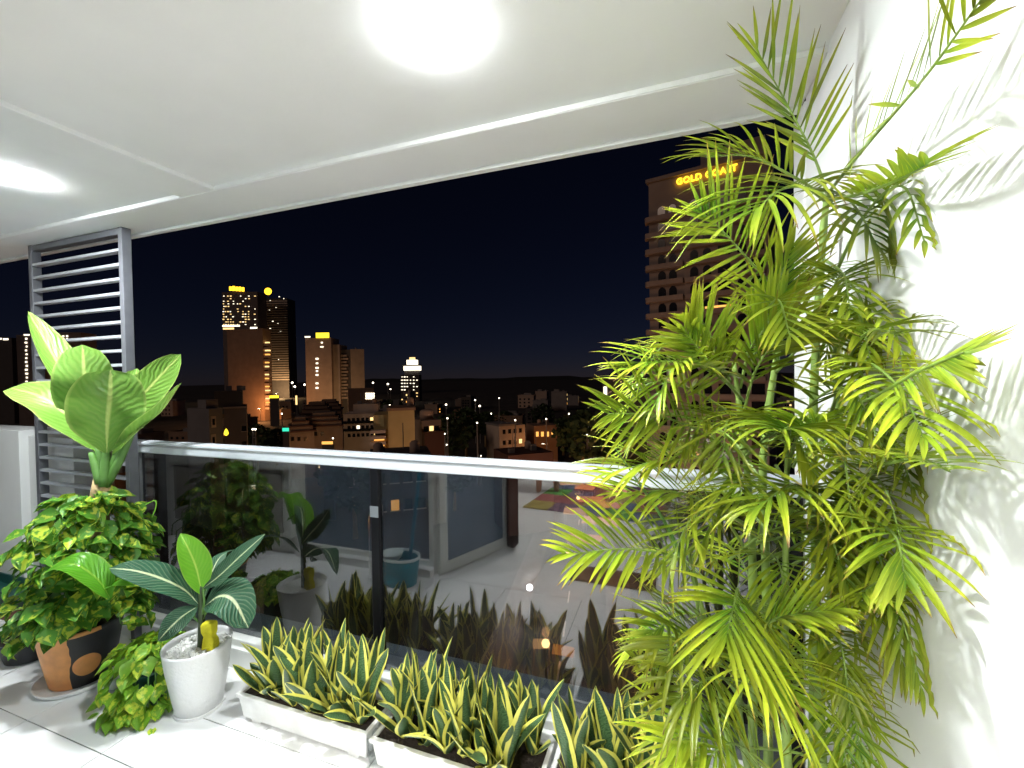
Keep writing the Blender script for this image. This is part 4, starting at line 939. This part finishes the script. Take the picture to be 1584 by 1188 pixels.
# --- brown blank tower with lit balconies down its side
b = Bld('brown_tower', 'broad blank brown tower with a column of lit balconies at its right edge', (351, 300), (406, 292), 512, 7, 'brown_wall')
b.box('roof_parapet', (-.2, -.2, b.h), (b.w+.2, 7.2, b.h+1.2), 'brown_wall')
for k in range(17):
    yy = 531+k*6.2
    o_ = b.rect('balcony', 407, yy, 415, yy+3.2, 'beige_wall', -0.5, 3.0)
    if k % 3 != 1: b.rect('lit_recess', 408, yy-2.2, 411+rnd.uniform(0, 3), yy-.2, 'w_amber' if k % 2 else 'w_warm', -1.0, 2.8)
# --- beige hotel with yellow sign, shoulder block and balcony column
b = Bld('beige_hotel', 'beige slab hotel with a yellow rooftop sign and one column of lit windows', (472, 300), (512, 300), 523, 14, 'beige_wall')
b.rect('sign', 489, 515, 509, 522.4, 'sign_yellow', 0.4, 0.2)
for yy in (530, 536.5, 555, 562, 569, 574, 580, 593, 600): lit(b, 490.5 if yy > 550 else 498, yy, MB_ if False else wme2)
X, Z = b.loc(474, 522); MB().box((X-1, -.3, Z), (X+2.5, .4, Z+.8)).build('roof_light', M['w_pale'], b.root)
roof_clutter(b, 4)
b = Bld('shoulder_block', 'plain beige block joined to the right of the yellow-signed hotel', (512.4, 303), (525, 303), 533, 14, 'beige_wall')
b = Bld('balcony_block', 'narrow block with a stack of pale balconies between two beige slabs', (525.3, 306), (541.5, 306), 541, 12, 'dark_wall')
for k in range(14):
    yy = 549+k*5.0; b.rect('balcony', 525.5, yy, 537+2*(k % 2), yy+2.6, 'beige_wall', 1.2, -0.001)
b = Bld('beige_slab', 'plain beige slab block right of the balcony stack', (541.8, 303), (563, 306), 540, 14, 'beige_wall')
roof_clutter(b, 4)
b = Bld('low_annex', 'low brown annex at the foot of the beige slab', (538, 250), (578, 255), 601, 14, 'brown_wall')
wsm = MB().box((-.55, -.2, -.5), (.55, .02, .5)).mesh('small_window'); wsm.materials.append(M['w_pale'])
for i in range(4):
    for j in range(3): X, Z = b.loc(577+i*3.6-10, 609+j*3.6); link('window', wsm, None, b.root, loc=(X, 0, Z))
# --- lit tower with a glowing crown
b = Bld('crowned_tower', 'slim distant tower with brightly lit windows and a glowing tiered crown', (620, 500), (648, 500), 580, 14, 'dark_wall')
cw = b.w
b.box('crown_stage', (cw*.18, 2, b.h), (cw*.95, 12, b.h+5), 'grey_wall'); b.box('crown_light', (cw*.15, 1, b.h+5), (cw*1.0, 13, b.h+10), 'w_pale'); b.box('crown_roof', (cw*.1, .5, b.h+10), (cw*1.05, 13.5, b.h+11.5), 'grey_wall')
b.box('crown_light', (cw*.3, 3, b.h+11.5), (cw*.85, 11, b.h+17), 'w_pale'); b.box('crown_light', (cw*.45, 4, b.h+17), (cw*.72, 9, b.h+20), 'w_warm')
for yy in range(583, 632, 5):
    for xx in (622, 626, 630, 635, 640, 645):
        if rnd.random() < (0.9 if xx < 628 and yy < 605 else .45): lit(b, xx, yy, wme2 if yy < 606 else wme)
# --- ochre building near the rail with lit balconies on its left
b = Bld('ochre_building', 'ochre building just beyond the rail with glowing stacked balconies', (600, 70), (641, 71), 634, 9, 'ochre_wall')
b.rect('roof_slab', 598, 631.5, 643, 634.2, 'brown_wall', .25, 8)
X0, _ = b.loc(577, 640); zt = b.loc(577, 643)[1]
b.box('side_wing', (X0, 1.2, 0), (-.002, 8.5, zt), 'ochre_wall')
for k, yy in enumerate((666, 675, 684, 694)):
    Xa, Za = b.loc(573, yy); 
    b.box('balcony', (Xa, -.5, Za-.45), (-.4, 1.198, Za), 'white_wall')
    if k: b.box('lit_recess', (Xa+.5, 1.15, Za+.05), (-.7, 1.197, Za+.8), 'w_amber' if k > 1 else 'w_warm')
b.rect('window', 579, 669, 596, 673.5, 'pane', -1.1, 1.25)
roof_clutter(b, 3, b.loc(598, 631.5)[1])
b = Bld('masking_house', 'dark house hidden behind the glass in front of the ochre building', (570, 50), (668, 52), 706, 7, 'dark_wall', 'house')  # added to hide the ochre building's sunlit lower wall
roof_clutter(b, 4); window_grid(b, 4, 2, 3.0, 3.2, .9, 1.2, .12)
# --- left foreground block
b = Bld('left_block', 'pale windowless block with a dark rooftop shed near the rail, left', (346, 90), (381, 92), 629, 10, 'rose_wall')
b.box('roof_shed', (-1.6, 1, b.h), (b.w*.82, 9, b.h+3.2), 'dark_wall'); b.box('ledge', (-.15, -.15, b.h-.35), (b.w+.15, -.001, b.h-.05), 'beige_wall')
roof_clutter(b, 3, b.h+3.2); window_grid(b, 1, 3, 5.2, 3.2, .8, 1.1, 0, (.75, .98))
b = Bld('narrow_house', 'narrow pale house with framed windows at the left end of the rail', (323, 80), (344, 82), 632, 8, 'grey_wall')
for yy in (648, 676):
    b.rect('frame', 326, yy-4, 334, yy+13, 'white_wall', .12, .02); b.rect('pane', 328, yy, 332, yy+9, 'pane', .16, .0)
b.box('roof_tank', (.5, 2, b.h), (2.6, 5, b.h+1.6), 'grey_wall')
lt = MB(); lt.lathe([(.02, .9), (.25, .5), (.35, .0), (.1, -.3)], tuple(at(350, 671, 75)), 12); lt.build('glowing_tree_light', M['sign_yellow'], label='small bright yellow cone light by the pale windowless block', cat='light')
# --- tiered brown houses
for i, (x0, x1, yt, t, w_, lab) in enumerate(((444, 486, 668, 120, 'rose_wall', 'low pale house by the green sign'), (466, 512, 640, 150, 'brown_wall', 'tiered brown house below the beige hotel'), (488, 528, 634, 170, 'brown_wall', 'brown house with ornate roof below the balcony stack'), (470, 530, 660, 125, 'rose_wall', 'wide reddish house with stepped roof in front of the beige hotel'))):
    b = Bld('tiered_house', lab, (x0, t), (x1, t+3), yt, 10, w_, 'house')
    for k in range(3): b.box('roof_tier', (-.6+k*.9, -.6+k*.8, b.h+k*1.3), (b.w+.6-k*.9, 10.6-k*.8, b.h+k*1.3+.35), 'red_roof'); b.box('tier_wall', (k*.9+.3, k*.8+.3, b.h+k*1.3+.351), (b.w-k*.9-.3, 9.7-k*.8, b.h+k*1.3+1.299), w_)
    for k in range(3): b.rect('window', x0+6+k*10, yt+8, x0+11+k*10, yt+14, 'pane', .08, .02)
b = Bld('white_villa', 'long pale two-storey building with dark ledge lines left of the ochre building', (531, 110), (590, 112), 640, 10, 'white_wall')
b.rect('ledge', 531, 652, 590, 653.6, 'pane', .4, .0); b.rect('ledge', 531, 664, 590, 665.4, 'pane', .4, .0); b.box('roof_block', (2, 3, b.h), (b.w-1, 9, b.h+2.2), 'white_wall')
roof_clutter(b, 5, b.h+2.2); window_grid(b, 7, 3, 1.9, 1.95, .7, .9, .2)
b = Bld('tank_house', 'small house with a round pale water tank right of the ochre building', (652, 82), (682, 84), 650, 8, 'rose_wall')
o_ = MB(); o_.lathe([(1.3, 0), (1.3, 1.5), (.9, 1.8), (.1, 1.95)], (b.w*.55, 3, b.h+.001), 20); o_.build('water_tank', M['beige_wall'], b.root, smooth=True)
b.box('red_lean_to', (0, -1.5, 0), (b.w, -.001, b.h-2), 'red_roof')
window_grid(b, 3, 3, 2.2, 3.0, .8, 1.1, .3)
b = Bld('cream_house', 'small dim cream house in the dark centre of the view', (772, 120), (812, 124), 658, 8, 'white_wall')
b.box('roof', (-.3, -.3, b.h), (b.w*.6, 8.3, b.h+.5), 'grey_wall')
roof_clutter(b, 3); window_grid(b, 4, 3, 2.2, 3.0, .9, 1.2, .25)
b = Bld('orange_house', 'small house glowing orange right of the cream house', (826, 130), (862, 132), 658, 8, 'brown_wall')
for k in range(4): b.rect('window', 829+k*8, 668, 833+k*8, 675, 'w_amber', .1, .02)
roof_clutter(b, 3)
b = Bld('low_terrace', 'low reddish terrace just beyond the rail', (786, 75), (856, 78), 702, 8, 'red_roof')
roof_clutter(b, 6)
b = Bld('roof_lit_block', 'low dark block with a white lit edge beside the palm', (931, 140), (1000, 132), 586, 12, 'dark_wall')
b.rect('lit_edge', 934, 598, 939, 612, 'w_pale', .2, .02); b.rect('roof_light', 942, 584.5, 953, 586, 'w_warm', .2, .05)
for k in range(8): b.rect('window', 960+k*4.5, 590+k % 2*3, 961.2+k*4.5, 591.4+k % 2*3, 'w_warm', .1, .02)
# --- left of and behind the louvre screen
b = Bld('left_tower', 'dark tower with a thin column of lights seen left of the louvre screen', (25, 260), (60, 262), 518, 14, 'rose_wall')
for k in range(13): lit(b, 41+rnd.uniform(-.6, 1), 524+k*6, wsm)
b.rect('roof_light', 37, 517, 46, 519, 'w_pale')
b = Bld('left_far_block', 'dark far block with a lit roof edge at the left picture edge', (-25, 300), (18, 300), 523, 14, 'dark_wall')
b.rect('roof_light', -4, 523, 3, 525, 'w_pale'); b.rect('roof_light', 5, 523.5, 13, 526, 'w_pale')
b = Bld('screen_tower', 'brown tower with lit top windows seen through the louvre slats', (70, 280), (125, 284), 514, 14, 'rose_wall')
for k in range(9): lit(b, 92+k % 3*6, 520+k//3*4, wsm)

# --- big tower on the right with its lit name
b = Bld('balcony_tower', 'big brown apartment tower with curved balconies and glowing gold roof lettering', (1003, 92), (1188, 80), 262, 22, 'tower_wall')
tl, tr_ = b.o, b.o+b.ex*b.w
rows_ = 19; fh = 3.32
ztop = b.h-4.6
arch = MB(); aw, ah = .75, 1.9
pr_pts = [(-aw, 0)]+[(aw*math.cos(math.pi*(1-k/8)), ah-.75+.75*math.sin(math.pi*k/8)) for k in range(9)]+[(aw, 0)]
arch.rings([[(x, yy, z_) for x, z_ in pr_pts] for yy in (-.12, .05)]); arch_me = arch.mesh('arched_window'); arch_me.materials.append(M['pane'])
rect_me = MB().box((-1.1, -.12, 0), (1.1, .05, 1.9)).mesh('wide_window'); rect_me.materials.append(M['pane'])
slab = MB(); slab.box((-.9, -1.0, 0), (b.w*.5, -.001, .95)); 
sb_me = MB(); ns = 10
ring0 = [(-1.0+.9*(1-math.cos(k/ns*math.pi/2)), 1.2-2.3*math.sin(k/ns*math.pi/2), 0) for k in range(ns+1)]+[(b.w*.32, -1.1, 0), (b.w*.32, -.001, 0), (-.001, -.001, 0), (-.001, 1.2, 0)]
sb_me.rings([ring0, [(x, y, 1.0) for x, y, z_ in ring0]]); sb_m = sb_me.mesh('curved_balcony'); sb_m.materials.append(M['tower_wall'])
st_m = MB().box((b.w*.34, -.8, 0), (b.w*.98, -.001, .9)).mesh('balcony'); st_m.materials.append(M['tower_wall'])
for r_i in range(rows_):
    z0 = ztop-fh*(r_i+1)
    link('balcony', sb_m, None, b.root, loc=(0, 0, z0-.4)); link('balcony', st_m, None, b.root, loc=(0, 0, z0-.4))
    for k, fx in enumerate((.12, .22, .41, .52, .66, .80, .92)):
        link('window', arch_me if k < 3 or k % 2 else rect_me, None, b.root, loc=(b.w*fx, 0, z0+.62))
    if r_i in (6,):
        MB().box((b.w*.5, -.14, z0+.7), (b.w*.72, .02, z0+1.1)).build('lit_band', M['w_amber'], b.root)
b.box('cornice', (-.5, -.5, b.h), (b.w+.3, 22, b.h+.7), 'tower_wall'); b.box('penthouse', (b.w*.45, 2.5, b.h+.7), (b.w*.97, 18, b.h+4.6), 'tower_wall')
def text_mesh(txt, size, ext, m, parent, loc, name='sign'):
    cu_ = bpy.data.curves.new('lettering', 'FONT'); cu_.body = txt; cu_.size = size; cu_.extrude = ext; cu_.offset = 0.025*size; cu_.space_character = 1.12
    to = bpy.data.objects.new('tmp_text', cu_); COL.objects.link(to); bpy.context.view_layer.update()
    me = bpy.data.meshes.new_from_object(to.evaluated_get(bpy.context.evaluated_depsgraph_get())); bpy.data.objects.remove(to)
    me.materials.clear(); me.materials.append(m)
    return link(name, me, None, parent, loc=loc, rot=(R_(90), 0, 0), label='glowing golden letters reading GOLD COAST')
Xs, Zs = b.loc(1047, 287); Xe, _ = b.loc(1141, 272)
tx = text_mesh('GOLD COAST', 2.5, 0.12, M['sign_gold'], b.root, (Xs, -0.35, Zs))
sx_ = (Xe-Xs)/max(v.co.x for v in tx.data.vertices); tx.scale = (sx_, sx_*1.05, 1)

# ------------------------------------------------------------------ street below, seen through the glass
S0, S1 = onZ(850, 1140, GZ), onZ(905, 740, GZ); sd_ = (S1-S0).normalized(); sn_ = Vector((sd_.y, -sd_.x, 0))
def strip_road(name, P, Q, wd, z0, m):
    d = (Q-P).normalized(); n_ = Vector((d.y, -d.x, 0))*wd/2; mb_ = MB(); mb_.v = [tuple(v) for v in ((P-n_)+UP*z0, (P+n_)+UP*z0, (Q+n_)+UP*z0, (Q-n_)+UP*z0)]; mb_.face([0, 1, 2, 3]); return mb_.build(name, m, kind='structure')
asp = mat('asphalt', (0.05, 0.05, 0.052), 0.8, var=0.3, vscale=0.6); pav = mat('pavement', (0.16, 0.14, 0.13), 0.85, var=0.2, vscale=0.8)
PA, PB_ = S0-sd_*14, S1+sd_*150
strip_road('pavement', PA, PB_, 15, 0.004, pav); strip_road('road', PA, PB_, 9, 0.009, asp)
for k in range(22):
    c = PA+sd_*(6+k*7); strip_road('lane_marking', c, c+sd_*3, 0.18, 0.014, M['white_wall'])
X0_, X1_ = onZ(330, 735, GZ), onZ(620, 752, GZ)
strip_road('side_road', X0_-(X1_-X0_)*.4, X1_+(X1_-X0_)*.9, 8, 0.006, asp)
M['globe_w'] = emit('white_globe', (1.0, 0.9, 0.85), 12.0); M['globe_a'] = emit('amber_globe', (1.0, 0.5, 0.18), 5.0)
def lamp_post(P, power, col, label, hgt=8.0, grp='street lamps in the streets below', globe=None):
    r = empty('street_lamp', P, random.uniform(0, 6), label=label, cat='street lamp', group=grp)
    if globe:
        MB().tube([(0, 0, 0), (0, 0, 3.4)], [.07, .05], 8).build('pole', M['dark_wall'], r, smooth=True)
        o_ = MB(); o_.lathe([(.05, 0), (.3, .12), (.38, .36), (.28, .6), (.03, .7)], (0, 0, 3.401), 16); o_.build('lamp_globe', M[globe], r, smooth=True)
        l = bpy.data.lights.new('lamp_light', 'POINT'); l.energy = power; l.color = col; l.shadow_soft_size = .4
        lo = bpy.data.objects.new('lamp_light', l); COL.objects.link(lo); lo.parent = r; lo.location = (0, 0, 4.9)
        return r
    o_ = MB(); o_.tube([(0, 0, 0), (0, 0, hgt*.9), (.4, 0, hgt), (1.6, 0, hgt+.1)], [.12, .09, .07, .06], 8); o_.build('pole', M['grey_wall'], r, smooth=True)
    MB().box((1.3, -.2, hgt-.02), (2.1, .2, hgt+.06)).build('lamp_head', M['grey_wall'], r)
    MB().box((1.35, -.16, hgt-.09), (2.05, .16, hgt-.021)).build('lamp_glass', M['spot'], r)
    l = bpy.data.lights.new('lamp_light', 'POINT'); l.energy = power; l.color = col; l.shadow_soft_size = .3
    lo = bpy.data.objects.new('lamp_light', l); COL.objects.link(lo); lo.parent = r; lo.location = (1.7, 0, hgt-.5)
    return r
warm, amber, white = (1, .62, .28), (1, .42, .14), (1, .9, .8)
for i, (x, y, p, c, lb) in enumerate(((895, 800, 2200, amber, 'street lamp at the far end of the orange street'), (820, 960, 2500, white, 'white street lamp shining up through the glass near the palm'), (880, 900, 4500, amber, 'street lamp halfway along the orange street'), (845, 1060, 2600, amber, 'street lamp at the near end of the orange street'),
        (495, 752, 900, warm, 'street lamp on the side road behind the middle glass'), (340, 735, 800, warm, 'street lamp on the side road behind the left glass'))):
    P = onZ(x, y, GZ); lamp_post(P, p*.5, c, lb, globe='globe_w' if c == white else 'globe_a')
# added self-lit sheets that stand in for the orange glow of the street
AW = [(884, 764, 'far'), (905, 772, 'far'), (930, 768, 'far'), (955, 778, 'far'), (915, 792, 'middle'), (945, 802, 'middle'), (890, 812, 'middle'), (930, 828, 'middle'), (905, 858, 'middle'), (838, 1040, 'near'), (872, 1052, 'near')]
M['awning'] = emit('lit_glowsheet', (1.0, 0.34, 0.09), 0.5); M['glowsheet2'] = emit('lit_glowsheet_pale', (1.0, 0.5, 0.22), 0.6)
M['glowsheet_far'] = emit('bright_glowsheet', (1.0, 0.30, 0.07), 0.75); M['glowsheet_far_pale'] = emit('bright_pale_glowsheet', (1.0, 0.5, 0.22), 0.8)
for i, (x, y, wh) in enumerate(AW):
    P = onZ(x, y, GZ); P.z = GZ
    lab = ('%s glowing orange market awning from the far street end' % ('first', 'second', 'third', 'fourth', 'fifth', 'sixth', 'seventh', 'eighth', 'ninth')[i]) if wh != 'near' else ('glowing orange awning at the near street end, %s of two' % ('left' if i == 9 else 'right'))
    r = empty('street_glowsheet', P, math.atan2(sd_.y, sd_.x)-R_(90)+random.uniform(-.2, .2), label=lab, cat='awning', group='market awnings on the orange street')
    k = 1.25 if wh != 'near' else .40; w2, d2 = 1.9*k*random.uniform(.8, 1.3), 1.3*k*random.uniform(.8, 1.3)
    o_ = MB(); o_.rings([[(-w2, -d2, 2.5), (w2, -d2, 2.5), (w2, d2, 2.5), (-w2, d2, 2.5)], [(-w2*.95, -.1, 3.1), (w2*.95, -.1, 3.1), (w2*.95, .1, 3.1), (-w2*.95, .1, 3.1)]]); o_.build('canopy', M[('awning' if i % 3 else 'glowsheet2') if wh == 'near' else ('glowsheet_far' if i % 3 else 'glowsheet_far_pale')], r)  # emissive sheet on posts, put in for the street's glow
    for a_ in (-1, 1):
        for b_ in (-1, 1): MB().box((a_*w2*.9-.04, b_*d2*.9-.04, 0), (a_*w2*.9+.04, b_*d2*.9+.04, 2.499)).build('post', M['grey_wall'], r)
# lamps at the feet of the tall blocks
def lamp_at(x, t, p, c, lb):
    P = at(x, 600, t); P.z = GZ; lamp_post(P, p, c, lb, 9)
lamp_at(402, 280, 9000, amber, 'street lamp at the foot of the blank brown tower')
lamp_at(427, 615, 40000, warm, 'street lamp at the foot of the striped tower')
lamp_at(505, 270, 5000, warm, 'street lamp at the foot of the beige hotel')
lamp_at(566, 60, 260, amber, 'street lamp in front of the ochre building')
lamp_at(370, 76, 220, warm, 'street lamp before the pale windowless block')
lamp_at(490, 112, 450, amber, 'street lamp among the tiered brown houses')
lamp_at(848, 118, 350, amber, 'street lamp by the small orange house')
lamp_at(560, 98, 300, warm, 'street lamp by the long pale building')
lamp_at(1060, 70, 500, white, 'street lamp below the balcony tower')
# small lights and signs in the view
for x0, y0, x1, y1, t, m, nm, lb in ((437, 662, 447, 667, 110, 'sign_green', 'shop_sign', 'small glowing green sign among the low houses'), (498, 683, 515, 687, 85, 'w_amber', 'lit_canopy', 'small glowing orange canopy just above the rail'), (457, 612, 460, 626, 200, 'w_warm', 'lit_strip', 'tall thin yellow light strip left of the beige hotel'), (417, 612, 431, 615.5, 260, 'sign_yellow', 'shop_sign', 'small yellow sign at the foot of the striped tower')):
    B_ = Bld(nm, lb, (x0, t), (x1, t), y0, .6, 'dark_wall', 'sign'); B_.rect('lit_panel', x0, y0, x1, y1, m, .1, .02)
spots = [(456, 598), (471, 595), (452, 592), (600, 594), (604, 602), (577, 592), (603, 627), (515, 678), (738, 654), (688, 671), (691, 688), (744, 705), (692, 647), (772, 616), (690, 626), (797, 650), (910, 652), (914, 657), (908, 672), (913, 674), (918, 675), (845, 648), (742, 628), (735, 619), (324, 640), (391, 664), (395, 664), (436, 640), (955, 585), (978, 590), (655, 645), (760, 640), (880, 640)]
bulb = MB(); bulb.lathe([(.02, -.5), (.4, -.3), (.5, 0), (.4, .3), (.02, .5)], seg=10); bm_ = bulb.mesh('bulb'); bm_.materials.append(M['spot'])
pole_m = MB().box((-.12, -.12, -1), (.12, .12, -.001)).mesh('bulb_pole'); pole_m.materials.append(M['grey_wall'])
for i, (x, y) in enumerate(spots):
    t = 110 if y > 640 else (180 if y > 615 else 420)
    P = at(x, y, t); k = t/330*rnd.uniform(.8, 1.4)
    r = empty('distant_lamp', (P.x, P.y, GZ), label='tiny bright lamp among the dark city roofs', cat='street lamp', group='tiny lamps among the dark roofs')
    link('bulb', bm_, None, r, loc=(0, 0, P.z-GZ), scale=(k, k, k)); link('pole', pole_m, None, r, loc=(0, 0, P.z-GZ-.4*k), scale=(1, 1, P.z-GZ))
# generic low houses filling the blocks (copied)
protos = []
for v, (w_, d_, h_, wall) in enumerate(((9, 11, 11, 'rose_wall'), (7, 12, 14, 'grey_wall'), (11, 9, 9, 'brown_wall'), (8, 14, 16, 'dark_wall'), (12, 10, 12, 'beige_wall'))):
    r = empty('low_house', (0, 0, 0)); MB().box((-w_/2, -d_/2, 0), (w_/2, d_/2, h_)).build('wall', M[wall], r)
    pz = MB()
    for a_, b_ in (((-w_/2-.15, -d_/2-.15, h_), (w_/2+.15, -d_/2+.15, h_+.8)), ((-w_/2-.15, d_/2-.15, h_), (w_/2+.15, d_/2+.15, h_+.8)), ((-w_/2-.15, -d_/2+.151, h_), (-w_/2+.15, d_/2-.151, h_+.8)), ((w_/2-.15, -d_/2+.151, h_), (w_/2+.15, d_/2-.151, h_+.8))): pz.box(a_, b_)
    pz.build('parapet', M[wall], r); MB().box((-w_*.2, 0, h_), (w_*.25, d_*.35, h_+2.4)).build('stair_house', M['grey_wall'], r)
    o_ = MB(); o_.lathe([(.8, 0), (.8, 1.4), (.5, 1.7)], (w_*.3, -d_*.25, h_+.001), 12); o_.build('water_tank', M['grey_wall'], r, smooth=True)
    for fl_i in range(int(h_//3.4)):
        for k in range(3):
            lit_ = rnd.random() < .16; MB().box((-w_/2+1+k*(w_-2)/3, -d_/2-.06, 1.1+fl_i*3.4), (-w_/2+1+k*(w_-2)/3+1.3, -d_/2+.02, 2.7+fl_i*3.4)).build('window', M['w_amber' if rnd.random() < .5 else 'w_warm'] if lit_ else M['pane'], r)
    protos.append(r)
placed = []
def far_from(P, lst, d): return all((P-q).length > d for q in lst)
keep = [o_.location.copy() for o_ in scene.objects if o_.parent is None and o_.type == 'EMPTY' and o_.location.z < -20]
def road_dist(P):
    a_ = (P-S0); return abs(a_.dot(sn_)) if a_.dot(sd_) > -60 else 99
xd = (X1_-X0_).normalized(); xn = Vector((xd.y, -xd.x, 0))
usedp = set(); nh = 0; tries = 0; cnt_ = {}
SHORT = dict(brown_tower='blank brown tower', beige_hotel='beige hotel', balcony_block='balcony stack', crowned_tower='crowned tower', ochre_building='ochre building', left_block='pale windowless block', narrow_house='narrow pale house', white_villa='long pale building', tank_house='water tank house', cream_house='cream house', orange_house='small orange house', low_terrace='reddish terrace', roof_lit_block='block with the lit edge', left_tower='tower left of the louvre screen', screen_tower='tower behind the louvre slats', balcony_tower='gold-lettered tower', low_annex='brown annex')
LM = [(SHORT[o_.name], o_.location.copy()) for o_ in scene.objects if o_.name in SHORT]
while nh < 48 and tries < 6000:
    tries += 1
    t = 28+rnd.random()**1.4*420; P = at(rnd.uniform(150, 1230), 600, t); P.z = GZ
    if road_dist(P) < 15 or abs((P-X0_).dot(xn)) < 12 or not far_from(P, placed, 15) or not far_from(P, keep, 17): continue
    placed.append(P); k = rnd.randrange(5); src = protos[k]; grp = 'dim low houses below the balcony'
    if k not in usedp: usedp.add(k); r = src
    else:
        r = src.copy(); COL.objects.link(r)
        for ch in src.children: c2 = ch.copy(); COL.objects.link(c2); c2.parent = r
    r.location = P; r.rotation_euler = (0, 0, math.atan2(sd_.y, sd_.x)-R_(90)+rnd.choice((0, R_(90), R_(-90), 0))+rnd.uniform(-.08, .08)); r.scale = (rnd.uniform(.85, 1.15), rnd.uniform(.85, 1.15), rnd.uniform(.55, 1.0))
    best = min(LM, key=lambda q: (q[1]-P).length); dv = P-best[1]; sx2, sf2 = dv.dot(_r0), dv.dot(Vector((FWD.x, FWD.y, 0)))
    rl_ = ('right of' if sx2 > 0 else 'left of') if abs(sx2) > abs(sf2) else ('behind' if sf2 > 0 else 'in front of')
    lb_ = '%s house %s the %s' % (('dim rose-grey', 'dim grey narrow', 'dim brown', 'dark deep', 'dim beige')[k], rl_, best[0]); cnt_[lb_] = cnt_.get(lb_, 0)+1
    if cnt_[lb_] > 1: lb_ = ('second', 'third', 'fourth', 'fifth', 'sixth', 'seventh', 'eighth')[min(cnt_[lb_]-2, 6)]+' '+lb_
    tag(r, lb_, 'house', grp); nh += 1
# dark trees between the houses
def make_tree(seed):
    q = random.Random(seed); r = empty('street_tree', (0, 0, 0)); MB().tube([(0, 0, 0), (.1, 0, 2.2), (.0, .2, 4.5)], [.3, .22, .12], 8).build('trunk', M['bark'], r, smooth=True)
    c = MB()
    for k in range(520):
        a_ = q.uniform(0, 6.283); zz = q.uniform(-1, 1); rr = 3.0*math.sqrt(max(0, 1-zz*zz))*q.uniform(.5, 1.05)*(1+.25*math.sin(a_*3)); ctr = Vector((rr*math.cos(a_), rr*math.sin(a_), 6+zz*2.6+q.uniform(-.4, .4)))
        d1 = Vector((q.uniform(-1, 1), q.uniform(-1, 1), q.uniform(-1, 1))).normalized()*.45; d2 = d1.cross(Vector((q.uniform(-1, 1), q.uniform(-1, 1), 1))).normalized()*.35; n_ = len(c.v)
        c.v += [tuple(ctr-d1), tuple(ctr+d2), tuple(ctr+d1), tuple(ctr-d2)]; c.face([n_, n_+1, n_+2, n_+3])
    c.build('crown', M['tree_leaf'], r); return r
M['tree_leaf'] = mat('tree_leaf', (0.045, 0.08, 0.03), 0.7, rnd=.2)
tp = [make_tree(1), make_tree(2)]; ntree = 0; tries = 0
tspots = [at(x, 600, t) for x, t in ((395, 130), (425, 140), (520, 95), (545, 75), (605, 210), (690, 120), (720, 150), (750, 170), (780, 200), (810, 160), (840, 190), (870, 150), (700, 90), (900, 110), (930, 120))]
TL = ['dark tree right of the pale windowless block', 'dark tree beside the low pale house by the green sign', 'dark tree before the wide reddish stepped house', 'dark tree just left of the ochre building', 'dark tree behind the ochre building', 'dark tree right of the small house with the water tank', 'second dark tree right of the water tank house', 'dark tree left of the cream house', 'dark tree directly behind the cream house', 'dark tree between the cream house and the orange house', 'dark tree behind the small orange house', 'dark tree right of the small orange house', 'near dark tree standing low beside the water tank house', 'dark tree close to the palm left of the lit-edged block', 'dark tree before the low block with the lit edge']
for i, P in enumerate(tspots):
    P.z = GZ; src = tp[i % 2]
    if i < 2: r = src
    else:
        r = src.copy(); COL.objects.link(r)
        for ch in src.children: c2 = ch.copy(); COL.objects.link(c2); c2.parent = r
    s_ = rnd.uniform(1.1, 2.1); r.location = P; r.scale = (s_, s_, s_); r.rotation_euler = (0, 0, rnd.uniform(0, 6))
    tag(r, TL[i], 'tree', 'dark trees between the houses')
# low hills on the horizon
hb = MB(); nn_ = 60; hr_ = random.Random(8)
xs_ = [-2400+4800*i/nn_ for i in range(nn_+1)]; hz_ = [GZ+16+3*math.sin(i*.37)+4*math.sin(i*.91+1)+hr_.uniform(-3, 3) for i in range(nn_+1)]
hb.v = [(x, 2300, GZ-1) for x in xs_]+[(x, 2500, z_) for x, z_ in zip(xs_, hz_)]+[(x, 2900, GZ-1) for x in xs_]
for i in range(nn_):
    a_ = i; hb.face([a_, a_+1, a_+nn_+2, a_+nn_+1]); hb.face([a_+nn_+1, a_+nn_+2, a_+2*nn_+3, a_+2*nn_+2])
hb.build('hills', mat('night_hills', (0.03, 0.035, 0.03), 0.95, var=.3, vscale=.01), smooth=True, kind='structure')

# fallen leaves on the tiles
fd = random.Random(6)
for i, (x, y, lb) in enumerate(((151, 1104, 'small fallen yellow leaf on the tiles before the green pot'), (236, 1128, 'tiny fallen leaf on the tiles left of the white round pot'))):
    P = onZ(x, y, 0.004)
    link('fallen_leaf', PLM[i], None, None, loc=P, rot=(fd.uniform(-.15, .15), fd.uniform(-.15, .15), fd.uniform(0, 6)), scale=(.035, .04, .02), label=lb, cat='leaf')
